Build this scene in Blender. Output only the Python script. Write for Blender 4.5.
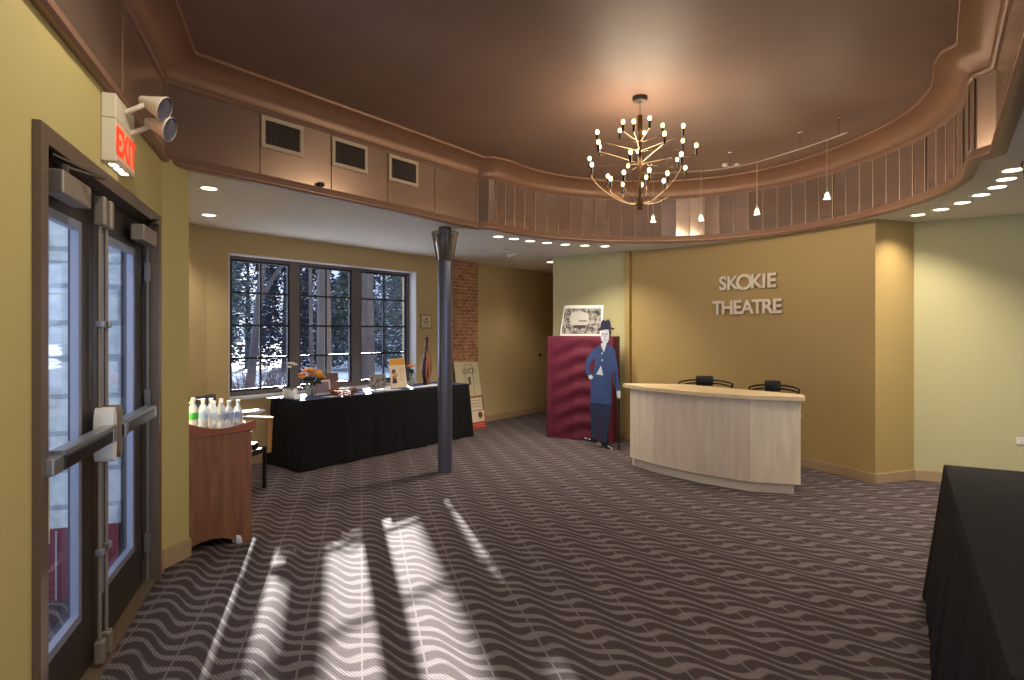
import bpy, bmesh, math, random
from mathutils import Vector, Matrix
PI = math.pi
S = bpy.context.scene
for o in list(bpy.data.objects): bpy.data.objects.remove(o)
F, HOR, HC = 600.0, 331.0, 1.5      # focal length in pixels, horizon row, camera height

# ---------------------------------------------------------------- camera
cd = bpy.data.cameras.new('camera'); cam = bpy.data.objects.new('camera', cd)
S.collection.objects.link(cam); S.camera = cam
cam.location = (0, 0, HC); cam.rotation_euler = (PI/2, 0, 0)
cd.sensor_width = 36; cd.lens = 36*F/1024; cd.shift_y = -9/1024; cd.clip_start = .05; cd.clip_end = 300
# ---------------------------------------------------------------- world, sun, exposure
w = bpy.data.worlds.new('sky'); S.world = w; w.use_nodes = True
nt = w.node_tree; bg = nt.nodes['Background']
bg.inputs[0].default_value = (.50, .58, .74, 1); bg.inputs[1].default_value = 2.6
sl = bpy.data.lights.new('sun', 'SUN'); so = bpy.data.objects.new('sun', sl); S.collection.objects.link(so)
sl.energy = 42; sl.angle = math.radians(.6); sl.color = (1, .93, .82)
az = Vector((-.30, 1, 0)).normalized(); el = math.radians(17.3)
sd = Vector((az.x*math.cos(el), az.y*math.cos(el), math.sin(el)))
so.rotation_euler = (-sd).to_track_quat('-Z', 'Y').to_euler(); so.location = sd*30
S.view_settings.view_transform = 'Standard'; S.view_settings.look = 'None'
S.view_settings.gamma = 1; S.view_settings.exposure = 0.2; S.view_settings.use_curve_mapping = False
DOWN_W, CHAND_W, PEND_W = 42, 38, 8

def at(px, py, h=0.0):
    """point of the horizontal plane at height h seen at this row and column"""
    z = F*(HC-h)/(py-HOR)
    return Vector(((px-512)/F*z, z))

# ---------------------------------------------------------------- materials
def lin(c):
    return tuple((v/255/12.92 if v <= 10 else ((v/255+.055)/1.055)**2.4) for v in c)+(1,)
MC = {}
def mat(name, rgb, rough=.6, metal=0, noise=None, bump=None, emit=None, spec=None, trans=None, coat=None):
    if name in MC: return MC[name]
    m = bpy.data.materials.new(name); m.use_nodes = True; MC[name] = m
    n = m.node_tree.nodes; l = m.node_tree.links; b = n['Principled BSDF']
    c = lin(rgb); b.inputs['Base Color'].default_value = c
    b.inputs['Roughness'].default_value = rough; b.inputs['Metallic'].default_value = metal
    if spec is not None: b.inputs['Specular IOR Level'].default_value = spec
    if trans: b.inputs['Transmission Weight'].default_value = trans
    if coat: b.inputs['Coat Weight'].default_value = coat; b.inputs['Coat Roughness'].default_value = .1
    tc = n.new('ShaderNodeTexCoord')
    if noise:
        sc, amt, stretch = noise
        mp = n.new('ShaderNodeMapping'); mp.inputs['Scale'].default_value = stretch
        l.new(tc.outputs['Object'], mp.inputs[0])
        nz = n.new('ShaderNodeTexNoise'); nz.inputs['Scale'].default_value = sc; nz.inputs['Detail'].default_value = 5
        l.new(mp.outputs[0], nz.inputs['Vector'])
        r = n.new('ShaderNodeValToRGB'); l.new(nz.outputs['Fac'], r.inputs[0])
        r.color_ramp.elements[0].position = .3; r.color_ramp.elements[1].position = .7
        r.color_ramp.elements[0].color = tuple(v*(1-amt) for v in c[:3])+(1,)
        r.color_ramp.elements[1].color = tuple(min(1, v*(1+amt)) for v in c[:3])+(1,)
        l.new(r.outputs[0], b.inputs['Base Color'])
    if bump:
        nz = n.new('ShaderNodeTexNoise'); nz.inputs['Scale'].default_value = bump[0]
        l.new(tc.outputs['Object'], nz.inputs['Vector'])
        bp = n.new('ShaderNodeBump'); bp.inputs['Strength'].default_value = bump[1]; bp.inputs['Distance'].default_value = .01
        l.new(nz.outputs['Fac'], bp.inputs['Height']); l.new(bp.outputs[0], b.inputs['Normal'])
    if emit:
        b.inputs['Emission Color'].default_value = lin(emit[0]); b.inputs['Emission Strength'].default_value = emit[1]
    return m
ST1 = (1, 1, 1)
M_mustard = mat('mustard_paint', (186, 172, 112), .7, bump=(180, .08))
M_gold = mat('gold_paint', (178, 152, 98), .55, bump=(150, .06))
M_sage = mat('sage_paint', (190, 184, 140), .65, bump=(150, .06))
M_tan = mat('tan_paint', (190, 168, 122), .7, bump=(150, .06))
M_lowceil = mat('white_ceiling_paint', (226, 224, 216), .8)
M_brownceil = mat('brown_lacquer_ceiling', (134, 106, 92), .55, noise=(1.2, .12, ST1), spec=.5)
M_cove = mat('copper_cove', (150, 112, 88), .4, .2, noise=(3, .08, ST1))
M_trimb = mat('brown_moulding', (146, 112, 92), .38, .15)
M_panel = mat('satin_bronze_panel', (178, 154, 136), .24, .7, noise=(2.5, .07, ST1))
M_mirror = mat('polished_bronze_panel', (204, 186, 174), .12, .85, noise=(2.5, .05, ST1))
M_base = mat('taupe_baseboard', (172, 146, 112), .5)
M_blackcloth = mat('black_cloth', (17, 17, 21), .85, noise=(40, .3, ST1), spec=.2)
M_skynavy = mat('sky_tinted_navy', (58, 70, 112), .7, noise=(60, .2, ST1))  # navy raised to put the sky's reflection into the table-top colour
M_maroon = mat('maroon_cloth', (92, 12, 42), .75, noise=(30, .2, ST1))
M_maple = mat('pale_maple', (232, 218, 196), .4, noise=(3, .09, (6, 6, .8)))
M_maple2 = mat('pink_maple', (226, 210, 192), .4, noise=(3, .09, (6, 6, .8)))
M_mapletop = mat('maple_worktop', (226, 204, 166), .35, noise=(4, .06, (1, 6, 1)))
M_cherry = mat('cherry_wood', (132, 84, 54), .42, noise=(3, .28, (8, 8, .9)))
M_wood = mat('beech_wood', (172, 134, 92), .5, noise=(5, .15, (1, 1, 5)))
M_bronze = mat('bronze_anodised', (122, 104, 90), .4, .45, noise=(6, .05, ST1))
M_bronzed = mat('dark_bronze', (66, 58, 52), .4, .5)
M_alu = mat('silver_aluminium', (170, 170, 172), .35, .8)
M_closer = mat('beige_closer_paint', (150, 138, 122), .4, .4)
M_chrome = mat('chrome', (210, 205, 198), .15, 1)
M_steel = mat('painted_grey_steel', (104, 106, 124), .3, .5, noise=(6, .05, ST1))
M_winframe = mat('grey_window_frame', (100, 96, 98), .45)
M_muntin = mat('dark_muntin', (18, 20, 32), .4)
M_white = mat('white_paint', (225, 222, 214), .5)
M_sill = mat('pale_sill', (206, 204, 204), .4)
M_black = mat('black_plastic', (18, 18, 19), .35)
M_leather = mat('black_leather', (26, 24, 24), .4, bump=(60, .3))
M_paper = mat('white_paper', (225, 226, 230), .7, noise=(30, .05, ST1))
M_kick = mat('pale_kickboard', (236, 224, 208), .45)
M_creamvent = mat('cream_vent_metal', (200, 180, 150), .45)
M_dark = mat('dark_void', (14, 12, 12), .9)
M_gray = mat('grey_upholstery', (70, 72, 76), .8, bump=(90, .2))

def glassmat(name, tint, gl):
    m = bpy.data.materials.new(name); m.use_nodes = True; n = m.node_tree.nodes; l = m.node_tree.links
    n.remove(n['Principled BSDF']); out = n['Material Output']
    t = n.new('ShaderNodeBsdfTransparent'); t.inputs[0].default_value = tint
    g = n.new('ShaderNodeBsdfGlossy'); g.inputs['Roughness'].default_value = .02
    fr = n.new('ShaderNodeFresnel'); fr.inputs[0].default_value = 1.45
    mx = n.new('ShaderNodeMixShader'); ml = n.new('ShaderNodeMath'); ml.operation = 'MULTIPLY'; ml.inputs[1].default_value = gl
    l.new(fr.outputs[0], ml.inputs[0]); l.new(ml.outputs[0], mx.inputs[0])
    l.new(t.outputs[0], mx.inputs[1]); l.new(g.outputs[0], mx.inputs[2]); l.new(mx.outputs[0], out.inputs[0])
    MC[name] = m; return m
M_glass = glassmat('window_glass', (.93, .95, .98, 1), .22)
M_clear = mat('clear_plastic', (235, 240, 245), .08, trans=.85)
M_vase = mat('clear_vase_glass', (220, 225, 220), .05, trans=.8)

def carpet():
    m = bpy.data.materials.new('swirl_carpet'); m.use_nodes = True; MC['carpet'] = m
    n = m.node_tree.nodes; l = m.node_tree.links; b = n['Principled BSDF']; b.inputs['Roughness'].default_value = .95
    b.inputs['Specular IOR Level'].default_value = .1
    geo = n.new('ShaderNodeNewGeometry'); mp = n.new('ShaderNodeMapping')
    mp.inputs['Rotation'].default_value = (0, 0, -math.atan(.2517)); l.new(geo.outputs['Position'], mp.inputs[0])
    sx = n.new('ShaderNodeSeparateXYZ'); l.new(mp.outputs[0], sx.inputs[0])
    def M(op, a, bb=None, c=None):
        q = n.new('ShaderNodeMath'); q.operation = op
        for i, v in enumerate((a, bb, c)):
            if v is None: continue
            if isinstance(v, (int, float)): q.inputs[i].default_value = v
            else: l.new(v, q.inputs[i])
        return q.outputs[0]
    u = M('DIVIDE', sx.outputs[0], .277); v = M('DIVIDE', sx.outputs[1], .108)
    fr0 = M('FRACT', u)
    sw = n.new('ShaderNodeMapRange'); sw.interpolation_type = 'SMOOTHERSTEP'; l.new(fr0, sw.inputs[0]); sw.inputs[1].default_value = .12; sw.inputs[2].default_value = .92
    s2 = M('SINE', M('MULTIPLY', M('ADD', u, M('MULTIPLY', v, .25)), 2*PI))
    ph = M('ADD', M('ADD', v, M('MULTIPLY', sw.outputs[0], 2.0)), M('MULTIPLY', s2, .15))
    rib = M('SINE', M('MULTIPLY', ph, 2*PI))
    wv = M('ADD', M('MULTIPLY', M('COSINE', M('MULTIPLY', fr0, 2*PI)), .24), M('MULTIPLY', M('SINE', M('MULTIPLY', M('ADD', M('MULTIPLY', v, .5), fr0), 2*PI)), .22))
    rm = n.new('ShaderNodeMapRange'); rm.interpolation_type = 'SMOOTHSTEP'
    l.new(M('ADD', rib, wv), rm.inputs[0]); rm.inputs[1].default_value = -.05; rm.inputs[2].default_value = .8
    # loops of the pile: fine dashes
    d1 = M('SINE', M('MULTIPLY', M('ADD', sx.outputs[0], M('MULTIPLY', sx.outputs[1], .6)), 2*PI/.016)); d2 = M('SINE', M('MULTIPLY', sx.outputs[1], 2*PI/.05))
    dash = M('ADD', M('MULTIPLY', M('ADD', d1, M('MULTIPLY', d2, .2)), .3), .7)
    # thin seam line of the strips
    fr = M('FRACT', u); seam = M('LESS_THAN', fr, .035)
    fac = M('MAXIMUM', M('MULTIPLY', rm.outputs[0], dash), M('MULTIPLY', seam, .6))
    nz = n.new('ShaderNodeTexNoise'); nz.inputs['Scale'].default_value = 160; l.new(geo.outputs['Position'], nz.inputs['Vector'])
    mix = n.new('ShaderNodeMix'); mix.data_type = 'RGBA'
    mix.inputs[6].default_value = lin((77, 67, 70)); mix.inputs[7].default_value = lin((138, 129, 131))
    l.new(fac, mix.inputs[0])
    m2 = n.new('ShaderNodeMix'); m2.data_type = 'RGBA'; m2.blend_type = 'MULTIPLY'; m2.inputs[0].default_value = .45
    l.new(mix.outputs[2], m2.inputs[6]); l.new(nz.outputs['Fac'], m2.inputs[7])
    l.new(m2.outputs[2], b.inputs['Base Color'])
    bp = n.new('ShaderNodeBump'); bp.inputs['Strength'].default_value = .4; bp.inputs['Distance'].default_value = .004
    l.new(M('ADD', dash, nz.outputs['Fac']), bp.inputs['Height']); l.new(bp.outputs[0], b.inputs['Normal'])
    return m
M_carpet = carpet()

def brickmat(name, c1, c2, mo, sc, ang):
    m = bpy.data.materials.new(name); m.use_nodes = True; MC[name] = m
    n = m.node_tree.nodes; l = m.node_tree.links; b = n['Principled BSDF']; b.inputs['Roughness'].default_value = .9
    geo = n.new('ShaderNodeTexCoord'); mp = n.new('ShaderNodeMapping')
    mp.inputs['Rotation'].default_value = ang; l.new(geo.outputs['Object'], mp.inputs[0])
    bt = n.new('ShaderNodeTexBrick'); l.new(mp.outputs[0], bt.inputs[0])
    bt.inputs['Color1'].default_value = lin(c1); bt.inputs['Color2'].default_value = lin(c2); bt.inputs['Mortar'].default_value = lin(mo)
    bt.inputs['Scale'].default_value = sc; bt.inputs['Mortar Size'].default_value = .018
    nz = n.new('ShaderNodeTexNoise'); nz.inputs['Scale'].default_value = 14; l.new(geo.outputs['Object'], nz.inputs['Vector'])
    mx = n.new('ShaderNodeMix'); mx.data_type = 'RGBA'; mx.blend_type = 'OVERLAY'; mx.inputs[0].default_value = .6
    l.new(bt.outputs[0], mx.inputs[6]); l.new(nz.outputs['Fac'], mx.inputs[7]); l.new(mx.outputs[2], b.inputs['Base Color'])
    bp = n.new('ShaderNodeBump'); bp.inputs['Strength'].default_value = .6; l.new(bt.outputs['Fac'], bp.inputs['Height']); bp.invert = True
    l.new(bp.outputs[0], b.inputs['Normal'])
    return m

# ---------------------------------------------------------------- mesh helpers
class MB:
    def __init__(s): s.b = bmesh.new()
    def box(s, c, size, rot=None, bev=0):
        m = Matrix.Translation(c) @ (rot.to_4x4() if rot else Matrix.Identity(4)) @ Matrix.Diagonal((*size, 1))
        r = bmesh.ops.create_cube(s.b, size=1, matrix=m)
        if bev:
            es = list({e for v in r['verts'] for e in v.link_edges})
            bmesh.ops.bevel(s.b, geom=es, offset=bev, segments=2, affect='EDGES', profile=.5)
        return s
    def bar(s, a, b, wd, th=None, up=(0, 0, 1)):
        a, b = Vector(a), Vector(b); d = b-a; th = th or wd
        q = d.to_track_quat('X', 'Z').to_matrix()
        return s.box((a+b)/2, (d.length, wd, th), q)
    def tube(s, pts, r, n=10, caps=True):
        pts = [Vector(p) for p in pts]; rs = r if isinstance(r, (list, tuple)) else [r]*len(pts)
        rings = []; up = None
        for i, p in enumerate(pts):
            d = (pts[min(i+1, len(pts)-1)]-pts[max(i-1, 0)]).normalized()
            if up is None: up = Vector((0, 0, 1)) if abs(d.z) < .9 else Vector((1, 0, 0))
            x = d.cross(up)
            if x.length < 1e-4: x = d.orthogonal()
            x.normalize(); y = x.cross(d).normalized(); up = y
            rings.append([s.b.verts.new(p+(x*math.cos(2*PI*k/n)+y*math.sin(2*PI*k/n))*rs[i]) for k in range(n)])
        for A, B in zip(rings, rings[1:]):
            for k in range(n): s.b.faces.new((A[k], A[(k+1) % n], B[(k+1) % n], B[k]))
        if caps: s.b.faces.new(rings[0][::-1]); s.b.faces.new(rings[-1])
        return s
    def lathe(s, prof, c=(0, 0, 0), n=20, axis=None):
        mt = Matrix.Translation(c) @ (axis.to_4x4() if axis else Matrix.Identity(4)); rings = []
        for r, z in prof:
            if r < 1e-5: rings.append([s.b.verts.new(mt @ Vector((0, 0, z)))])
            else: rings.append([s.b.verts.new(mt @ Vector((r*math.cos(2*PI*k/n), r*math.sin(2*PI*k/n), z))) for k in range(n)])
        for A, B in zip(rings, rings[1:]):
            for k in range(n):
                if len(A) == 1 and len(B) == 1: continue
                if len(A) == 1: s.b.faces.new((A[0], B[(k+1) % n], B[k]))
                elif len(B) == 1: s.b.faces.new((A[k], A[(k+1) % n], B[0]))
                else: s.b.faces.new((A[k], A[(k+1) % n], B[(k+1) % n], B[k]))
        return s
    def prism(s, poly, z0, z1, f=None):
        """polygon in xy extruded in z; f maps each corner"""
        f = f or (lambda v: v)
        A = [s.b.verts.new(f(Vector((p[0], p[1], z0)))) for p in poly]; B = [s.b.verts.new(f(Vector((p[0], p[1], z1)))) for p in poly]
        s.b.faces.new(A[::-1]); s.b.faces.new(B); n = len(poly)
        for i in range(n): s.b.faces.new((A[i], A[(i+1) % n], B[(i+1) % n], B[i]))
        return s
    def xz(s, poly, y0, y1):
        """outline drawn in xz, thickness in y"""
        return s.prism(poly, y0, y1, lambda v: Vector((v.x, v.z, v.y)))
    def grid(s, rows, closed=False):
        R = [[s.b.verts.new(p) for p in r] for r in rows]
        for A, B in zip(R, R[1:]):
            n = len(A)
            for k in range(n if closed else n-1): s.b.faces.new((A[k], A[(k+1) % n], B[(k+1) % n], B[k]))
        return s
    def build(s, name, m, parent=None, smooth=False, loc=None):
        bmesh.ops.recalc_face_normals(s.b, faces=s.b.faces)
        me = bpy.data.meshes.new(name); s.b.to_mesh(me); s.b.free()
        if smooth:
            for p in me.polygons: p.use_smooth = True
            try: me.set_sharp_from_angle(angle=math.radians(40))
            except Exception: pass
        me.materials.append(m)
        o = bpy.data.objects.new(name, me); S.collection.objects.link(o)
        if parent: o.parent = parent
        if loc is not None: o.location = loc
        return o
def tag(o, label=None, cat=None, group=None, kind=None):
    if label: o['label'] = label
    if cat: o['category'] = cat
    if group: o['group'] = group
    if kind: o['kind'] = kind
    return o
def thing(name, label, cat, loc=(0, 0, 0), rz=0, group=None):
    o = bpy.data.objects.new(name, None); S.collection.objects.link(o); o.empty_display_size = .1
    o.location = loc; o.rotation_euler = (0, 0, rz); return tag(o, label, cat, group)
def struct(o): o['kind'] = 'structure'; return o
def copy_tree(o, parent=None):
    c = o.copy(); S.collection.objects.link(c); c.parent = parent
    for ch in list(o.children): copy_tree(ch, c)
    return c
def lamp(name, typ, loc, energy, color, parent=None, **kw):
    d = bpy.data.lights.new(name, typ); d.energy = energy; d.color = color
    for k, v in kw.items(): setattr(d, k, v)
    o = bpy.data.objects.new(name, d); S.collection.objects.link(o); o.location = loc
    if parent: o.parent = parent
    return o
def text_mesh(name, s, size, depth, m, parent, loc, rot=(PI/2, 0, 0), sx=1, bold=0.0, align='CENTER'):
    cu = bpy.data.curves.new(name, 'FONT'); cu.body = s; cu.size = size; cu.extrude = depth; cu.align_x = align; cu.offset = bold
    t = bpy.data.objects.new(name, cu); S.collection.objects.link(t)
    dg = bpy.context.evaluated_depsgraph_get(); dg.update()
    me = bpy.data.meshes.new_from_object(t.evaluated_get(dg)); bpy.data.objects.remove(t)
    me.materials.clear(); me.materials.append(m)
    o = bpy.data.objects.new(name, me); S.collection.objects.link(o)
    o.parent = parent; o.location = loc; o.rotation_euler = rot; o.scale = (sx, 1, 1)
    return o
ORD = ['first', 'second', 'third', 'fourth', 'fifth', 'sixth', 'seventh', 'eighth', 'ninth', 'tenth']

# ================================================================ THE SETTING
LOW, BANDTOP, UP = 2.60, 3.11, 3.28
dv = Vector((.330, -.944)); dn = Vector((.944, .330))            # door wall: along (towards the camera), into the room
DO = Vector((-2.157, 3.644))
def dpt(u, d=0): return DO+dv*u+dn*d
C1 = dpt(-.143); C2 = Vector((-2.156, 4.005)); D1 = Vector((-3.62, 4.62)); B0 = dpt(6.5)
wd = Vector((.619, .785)); wn = Vector((.785, -.619))            # window wall: along, into the room
WA = Vector((-3.185, 6.316))-wn*.06
def wray(px):
    """distance along the window wall where this bearing meets it"""
    k = (px-512)/F
    return (k*WA.y-WA.x)/(wd.x-k*wd.y)
def wpt(s, d=0): return WA+wd*s+wn*d
WE = wpt(8.0); E00 = Vector((2.19, 12.45)); E0 = Vector((.612, 8.95)); E1 = Vector((1.586, 8.346))
P1 = Vector((3.567, 5.89)); G1 = Vector((4.067, 6.07)); G2 = Vector((6.95, 4.57)); R0 = Vector((6.95, -3)); 
B0 = dpt((3.644+3)/.944)

def wall_seg(mb, a, b, z0, z1, th=.2, out=None):
    """solid wall between two floor points, thickness on the side away from the room"""
    d = (b-a).normalized(); nn = Vector((d.y, -d.x))
    if out is not None and nn.dot(out) < 0: nn = -nn
    mb.prism([a, b, b+nn*th, a+nn*th], z0, z1)
foot = [B0, C1, C2, D1, WA, WE, E00, E0, E1, P1, G1, G2, R0]

# floor
mb = MB(); mb.prism([Vector(p)+Vector((dx, dy)) for p, dx, dy in
    ((B0, -.3, -.3), (dpt(-.1), -.6, 0), (D1, -.3, 0), (WA, -.3, .2), (WE, -.2, .5), (E00, .5, .3), (G2, .3, .3), (R0, .3, -.3))], -.1, 0)
struct(mb.build('floor', M_carpet))

# door wall
OW, OH = 1.785, 2.193
mb = MB()
wall_seg(mb, B0, dpt(OW-.05), 0, LOW, .2, -dn)
wall_seg(mb, dpt(OW-.05), dpt(.05), OH-.05, LOW, .2, -dn)
wall_seg(mb, dpt(.05), C1, 0, LOW, .2, -dn)
mb.prism([C1, C2, D1, D1+Vector((-.2, -.2)), C1-dn*.2], 0, LOW)
struct(mb.build('wall_left', M_mustard))
mb = MB(); wall_seg(mb, D1, WA, 0, LOW+.1, .2, Vector((-1, 0)))
struct(mb.build('wall_alcove', M_tan))

# window wall with its opening
s0, s1 = wray(228.5), wray(416.5)
sb0, sb1 = wray(449), wray(477)
SILL, HEAD = .765, 2.355
mb = MB()
wall_seg(mb, wpt(-.1), wpt(s0), 0, LOW+.1, .3, -wn); wall_seg(mb, wpt(s0), wpt(s1), 0, SILL, .3, -wn)
wall_seg(mb, wpt(s0), wpt(s1), HEAD, LOW+.1, .3, -wn); wall_seg(mb, wpt(s1), WE, 0, LOW+.1, .3, -wn)
struct(mb.build('wall_window', M_tan))
wang = math.atan2(wd.y, wd.x)
M_brick = brickmat('old_red_brick', (178, 128, 94), (150, 102, 76), (196, 166, 132), 4.6, (PI/2, 0, 0))
mb = MB(); L = sb1-sb0; mb.box((L/2, -.006, LOW/2), (L, .03, LOW))
o = mb.build('wall_brick', M_brick); o.location = (*wpt(sb0), 0); o.rotation_euler = (0, 0, wang); struct(o)
mb = MB(); wall_seg(mb, WE, E00, 0, LOW+.1, .2, Vector((0, 1))); wall_seg(mb, E00, E0, 0, LOW+.1, .2, Vector((1, 0)))
struct(mb.build('wall_corridor', M_tan))

# pale, gold and green walls behind the desk
mb = MB(); wall_seg(mb, E0, E1, 0, LOW+.02, .2, Vector((1, 1))); struct(mb.build('wall_centre', M_sage))
def circle3(a, b, c):
    ax, ay, bx, by, cx, cy = a.x, a.y, b.x, b.y, c.x, c.y
    d = 2*(ax*(by-cy)+bx*(cy-ay)+cx*(ay-by))
    ux = ((ax*ax+ay*ay)*(by-cy)+(bx*bx+by*by)*(cy-ay)+(cx*cx+cy*cy)*(ay-by))/d
    uy = ((ax*ax+ay*ay)*(cx-bx)+(bx*bx+by*by)*(ax-cx)+(cx*cx+cy*cy)*(bx-ax))/d
    return Vector((ux, uy))
E2 = Vector((1.65, 8.27))
cc = circle3(E2, Vector((3.17, 6.72)), P1); rr = (P1-cc).length
a0 = math.atan2(E2.y-cc.y, E2.x-cc.x); a1 = math.atan2(P1.y-cc.y, P1.x-cc.x)
arc = [cc+Vector((math.cos(a0+(a1-a0)*i/40), math.sin(a0+(a1-a0)*i/40)))*rr for i in range(41)]
def arc_px(px):
    k = (px-512)/F
    for i in range(40):
        f0 = arc[i].x-k*arc[i].y; f1 = arc[i+1].x-k*arc[i+1].y
        if f0*f1 <= 0:
            t = f0/(f0-f1); return arc[i].lerp(arc[i+1], t), (arc[i+1]-arc[i]).normalized()
mb = MB(); out = [p+(p-cc).normalized()*.2 for p in arc]
mb.prism(arc+out[::-1], 0, LOW+.02); mb.prism([P1, G1, G1+Vector((.1, .3)), P1+Vector((.2, .3))], 0, LOW+.02)
o = mb.build('wall_reception', M_gold, smooth=True); struct(o)
mb = MB(); mb.box((*(E1.lerp(E2, .5)), LOW/2), (.07, .10, LOW), Matrix.Rotation(-.75, 3, 'Z')); struct(mb.build('trim_1', M_gold))
mb = MB(); wall_seg(mb, G1, G2, 0, LOW+.1, .2, Vector((.3, 1))); struct(mb.build('wall_right', M_sage))
mb = MB(); wall_seg(mb, G2, R0, 0, LOW+.1, .2, Vector((1, 0))); struct(mb.build('wall_side', M_sage))
# wall behind the camera: posts and a wide opening invented to let fill light in
mb = MB(); wall_seg(mb, R0, B0, 2.5, UP, .2, Vector((0, -1)))
wall_seg(mb, R0, B0, 0, .2, .2, Vector((0, -1)))
for x in (2.3, 4.6): mb.box((x, -3.1, 1.4), (.1, .1, 2.3))
struct(mb.build('wall_back', M_sage))

# baseboards
def base(name, pts, m=M_base, h=.10, t=.014):
    mb = MB()
    for a, b in zip(pts, pts[1:]):
        d = (b-a).normalized(); nn = Vector((d.y, -d.x)); mid = (a+b)/2
        if nn.dot(Vector((.8, 4))-mid) < 0: nn = -nn
        mb.prism([a-d*.005, b+d*.005, b+d*.005+nn*t, a-d*.005+nn*t], 0, h-.006)
        mb.prism([a-d*.005, b+d*.005, b+d*.005+nn*t*.5, a-d*.005+nn*t*.5], h-.006, h)
    return struct(mb.build(name, m))
base('baseboard_left', [dpt(-.005), C1, C2], h=.12); base('baseboard_near', [B0, dpt(OW+.005)], h=.12)
base('baseboard_alcove', [C2, D1, WA]); base('baseboard_window', [WA, WE]); base('baseboard_centre', [E0, E1])
base('baseboard_reception', arc+[G1]); base('baseboard_right', [G1, G2])

# ---------------- the raised ceiling: traced at moulding height, both sides straight, round end
HM = 2.57
low_px = [(477.2, 229.3), (488.5, 229.2), (495, 230), (509.6, 234.1), (524, 236.6), (545, 239), (569.4, 241), (598.6, 243), (628, 243.8), (670, 243.4),
          (705.5, 242.2), (740.6, 239.2), (779, 234.8), (795, 232.8), (830.5, 226.9), (873, 217.6), (918.8, 205.0), (939.3, 198), (953.4, 190), (964, 181),
          (969.3, 170.6), (970.2, 165.3), (974.6, 161.8), (995.8, 155.6)]
ctl = [at(px, py, HM) for px, py in low_px]
U1 = at(164.5, 164.5, HM)
def smooth(pts, keep, it=2):
    for _ in range(it):
        q = [pts[0]]
        for i in range(len(pts)-1):
            a, b = pts[i], pts[i+1]
            if i in keep or i+1 in keep:
                q += [b] if i+1 in keep else [a.lerp(b, .5), b]
            else: q += [a.lerp(b, .5), b]
        # relax
        r = q[:]
        for i in range(1, len(q)-1):
            r[i] = q[i]*.5+(q[i-1]+q[i+1])*.25
        pts = r
    return pts
curve = ctl[2:20]
def resample(pts, step):
    L = [0]
    for a, b in zip(pts, pts[1:]): L.append(L[-1]+(b-a).length)
    n = max(2, round(L[-1]/step)); out = []
    for k in range(n+1):
        t = L[-1]*k/n; i = 0
        while i < len(L)-2 and L[i+1] < t: i += 1
        out.append(pts[i].lerp(pts[i+1], (t-L[i])/max(1e-9, L[i+1]-L[i])))
    return out
def catmull(P, sub=6):
    Q = [P[0]*2-P[1]]+P+[P[-1]*2-P[-2]]; out = []
    for i in range(1, len(Q)-2):
        p0, p1, p2, p3 = Q[i-1:i+3]
        for k in range(sub):
            t = k/sub
            out.append(((p1*2)+(p2-p0)*t+(p0*2-p1*5+p2*4-p3)*t*t+(p1*3-p0-p2*3+p3)*t*t*t)*.5)
    out.append(P[-1]); return out
for _ in range(3):
    curve = [curve[0]]+[curve[i]*.5+(curve[i-1]+curve[i+1])*.25 for i in range(1, len(curve)-1)]+[curve[-1]]
cur = resample(catmull(curve), .165)
notchL = [ctl[0], ctl[1]]; notchR = resample(catmull(ctl[20:]), .12)
KR = ctl[-1]+Vector((-.577, -.816))*1.85
rec_back = [KR, Vector((KR.x+.3, -2.6))]
U0 = dpt((3.644+2.6)/.944, .035)
path = [U0, U1]+notchL+cur+notchR+rec_back
def offset(pts, d):
    """closed outline moved inwards by d"""
    n = len(pts); out = []
    c = Vector((.6, 3.2))
    for i in range(n):
        a, p, b = pts[i-1], pts[i], pts[(i+1) % n]
        d1 = (p-a).normalized(); d2 = (b-p).normalized()
        n1 = Vector((d1.y, -d1.x)); n2 = Vector((d2.y, -d2.x))      # path runs clockwise, inside is on its right
        q = (n1+n2); q = q.normalized() if q.length > 1e-6 else n1
        out.append(p+q*d/max(.5, q.dot(n1)))
    return out
def ring(mb, prof):
    """sweep (offset, height) profile round the outline"""
    rows = [[(p.x, p.y, h) for p in offset(path, d)] for d, h in prof]
    mb.grid(rows, closed=True)
# band: flat upright panels
mb = MB(); ring(mb, [(0, HM+.03), (0, BANDTOP)]); struct(mb.build('wall_soffit', M_panel))
# seams of the band
mb = MB()
def seam(p, inner=.003):
    q = offset(path, .003)
    mb.box((p.x, p.y, (HM+.05+BANDTOP)/2), (.004, .004, BANDTOP-HM-.05), Matrix.Rotation(.6, 3, 'Z'))
inn = offset(path, .002)
k0 = 2
for p in offset(path, .013)[k0:k0+len(notchL)+len(cur)+len(notchR)-1]: seam(p)
def on_line(a, b, px):
    k = (px-512)/F; t = (k*a.y-a.x)/((b.x-a.x)-k*(b.y-a.y)); return a+(b-a)*t
UA, UB = inn[1], inn[2]
struct(mb.build('trim_2', mat('bright_seam', (206, 184, 162), .35, .3)))
mb = MB(); rj = random.Random(7); cpts = inn[k0:k0+len(notchL)+len(cur)+len(notchR)-1]; c2 = offset(path, .012)[k0:k0+len(cpts)]
for a, b, a2, b2 in zip(cpts, cpts[1:], c2, c2[1:]):
    j0, j1 = (0, rj.uniform(.2, 1)) if rj.random() < .5 else (rj.uniform(.2, 1), 0)
    e = (b-a).normalized()*.003; p, q = a.lerp(a2, j0)+e, b.lerp(b2, j1)-e
    mb.prism([a+e, b-e, q, p], HM+.07, BANDTOP-.006)
struct(mb.build('wall_soffit_panels', M_mirror))
mb = MB()
for px in (260.3, 331.5, 388, 435):
    p = on_line(UA, UB, px); mb.box((p.x, p.y, (HM+.05+BANDTOP)/2), (.005, .005, BANDTOP-HM-.05), Matrix.Rotation(.95, 3, 'Z'))
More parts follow.
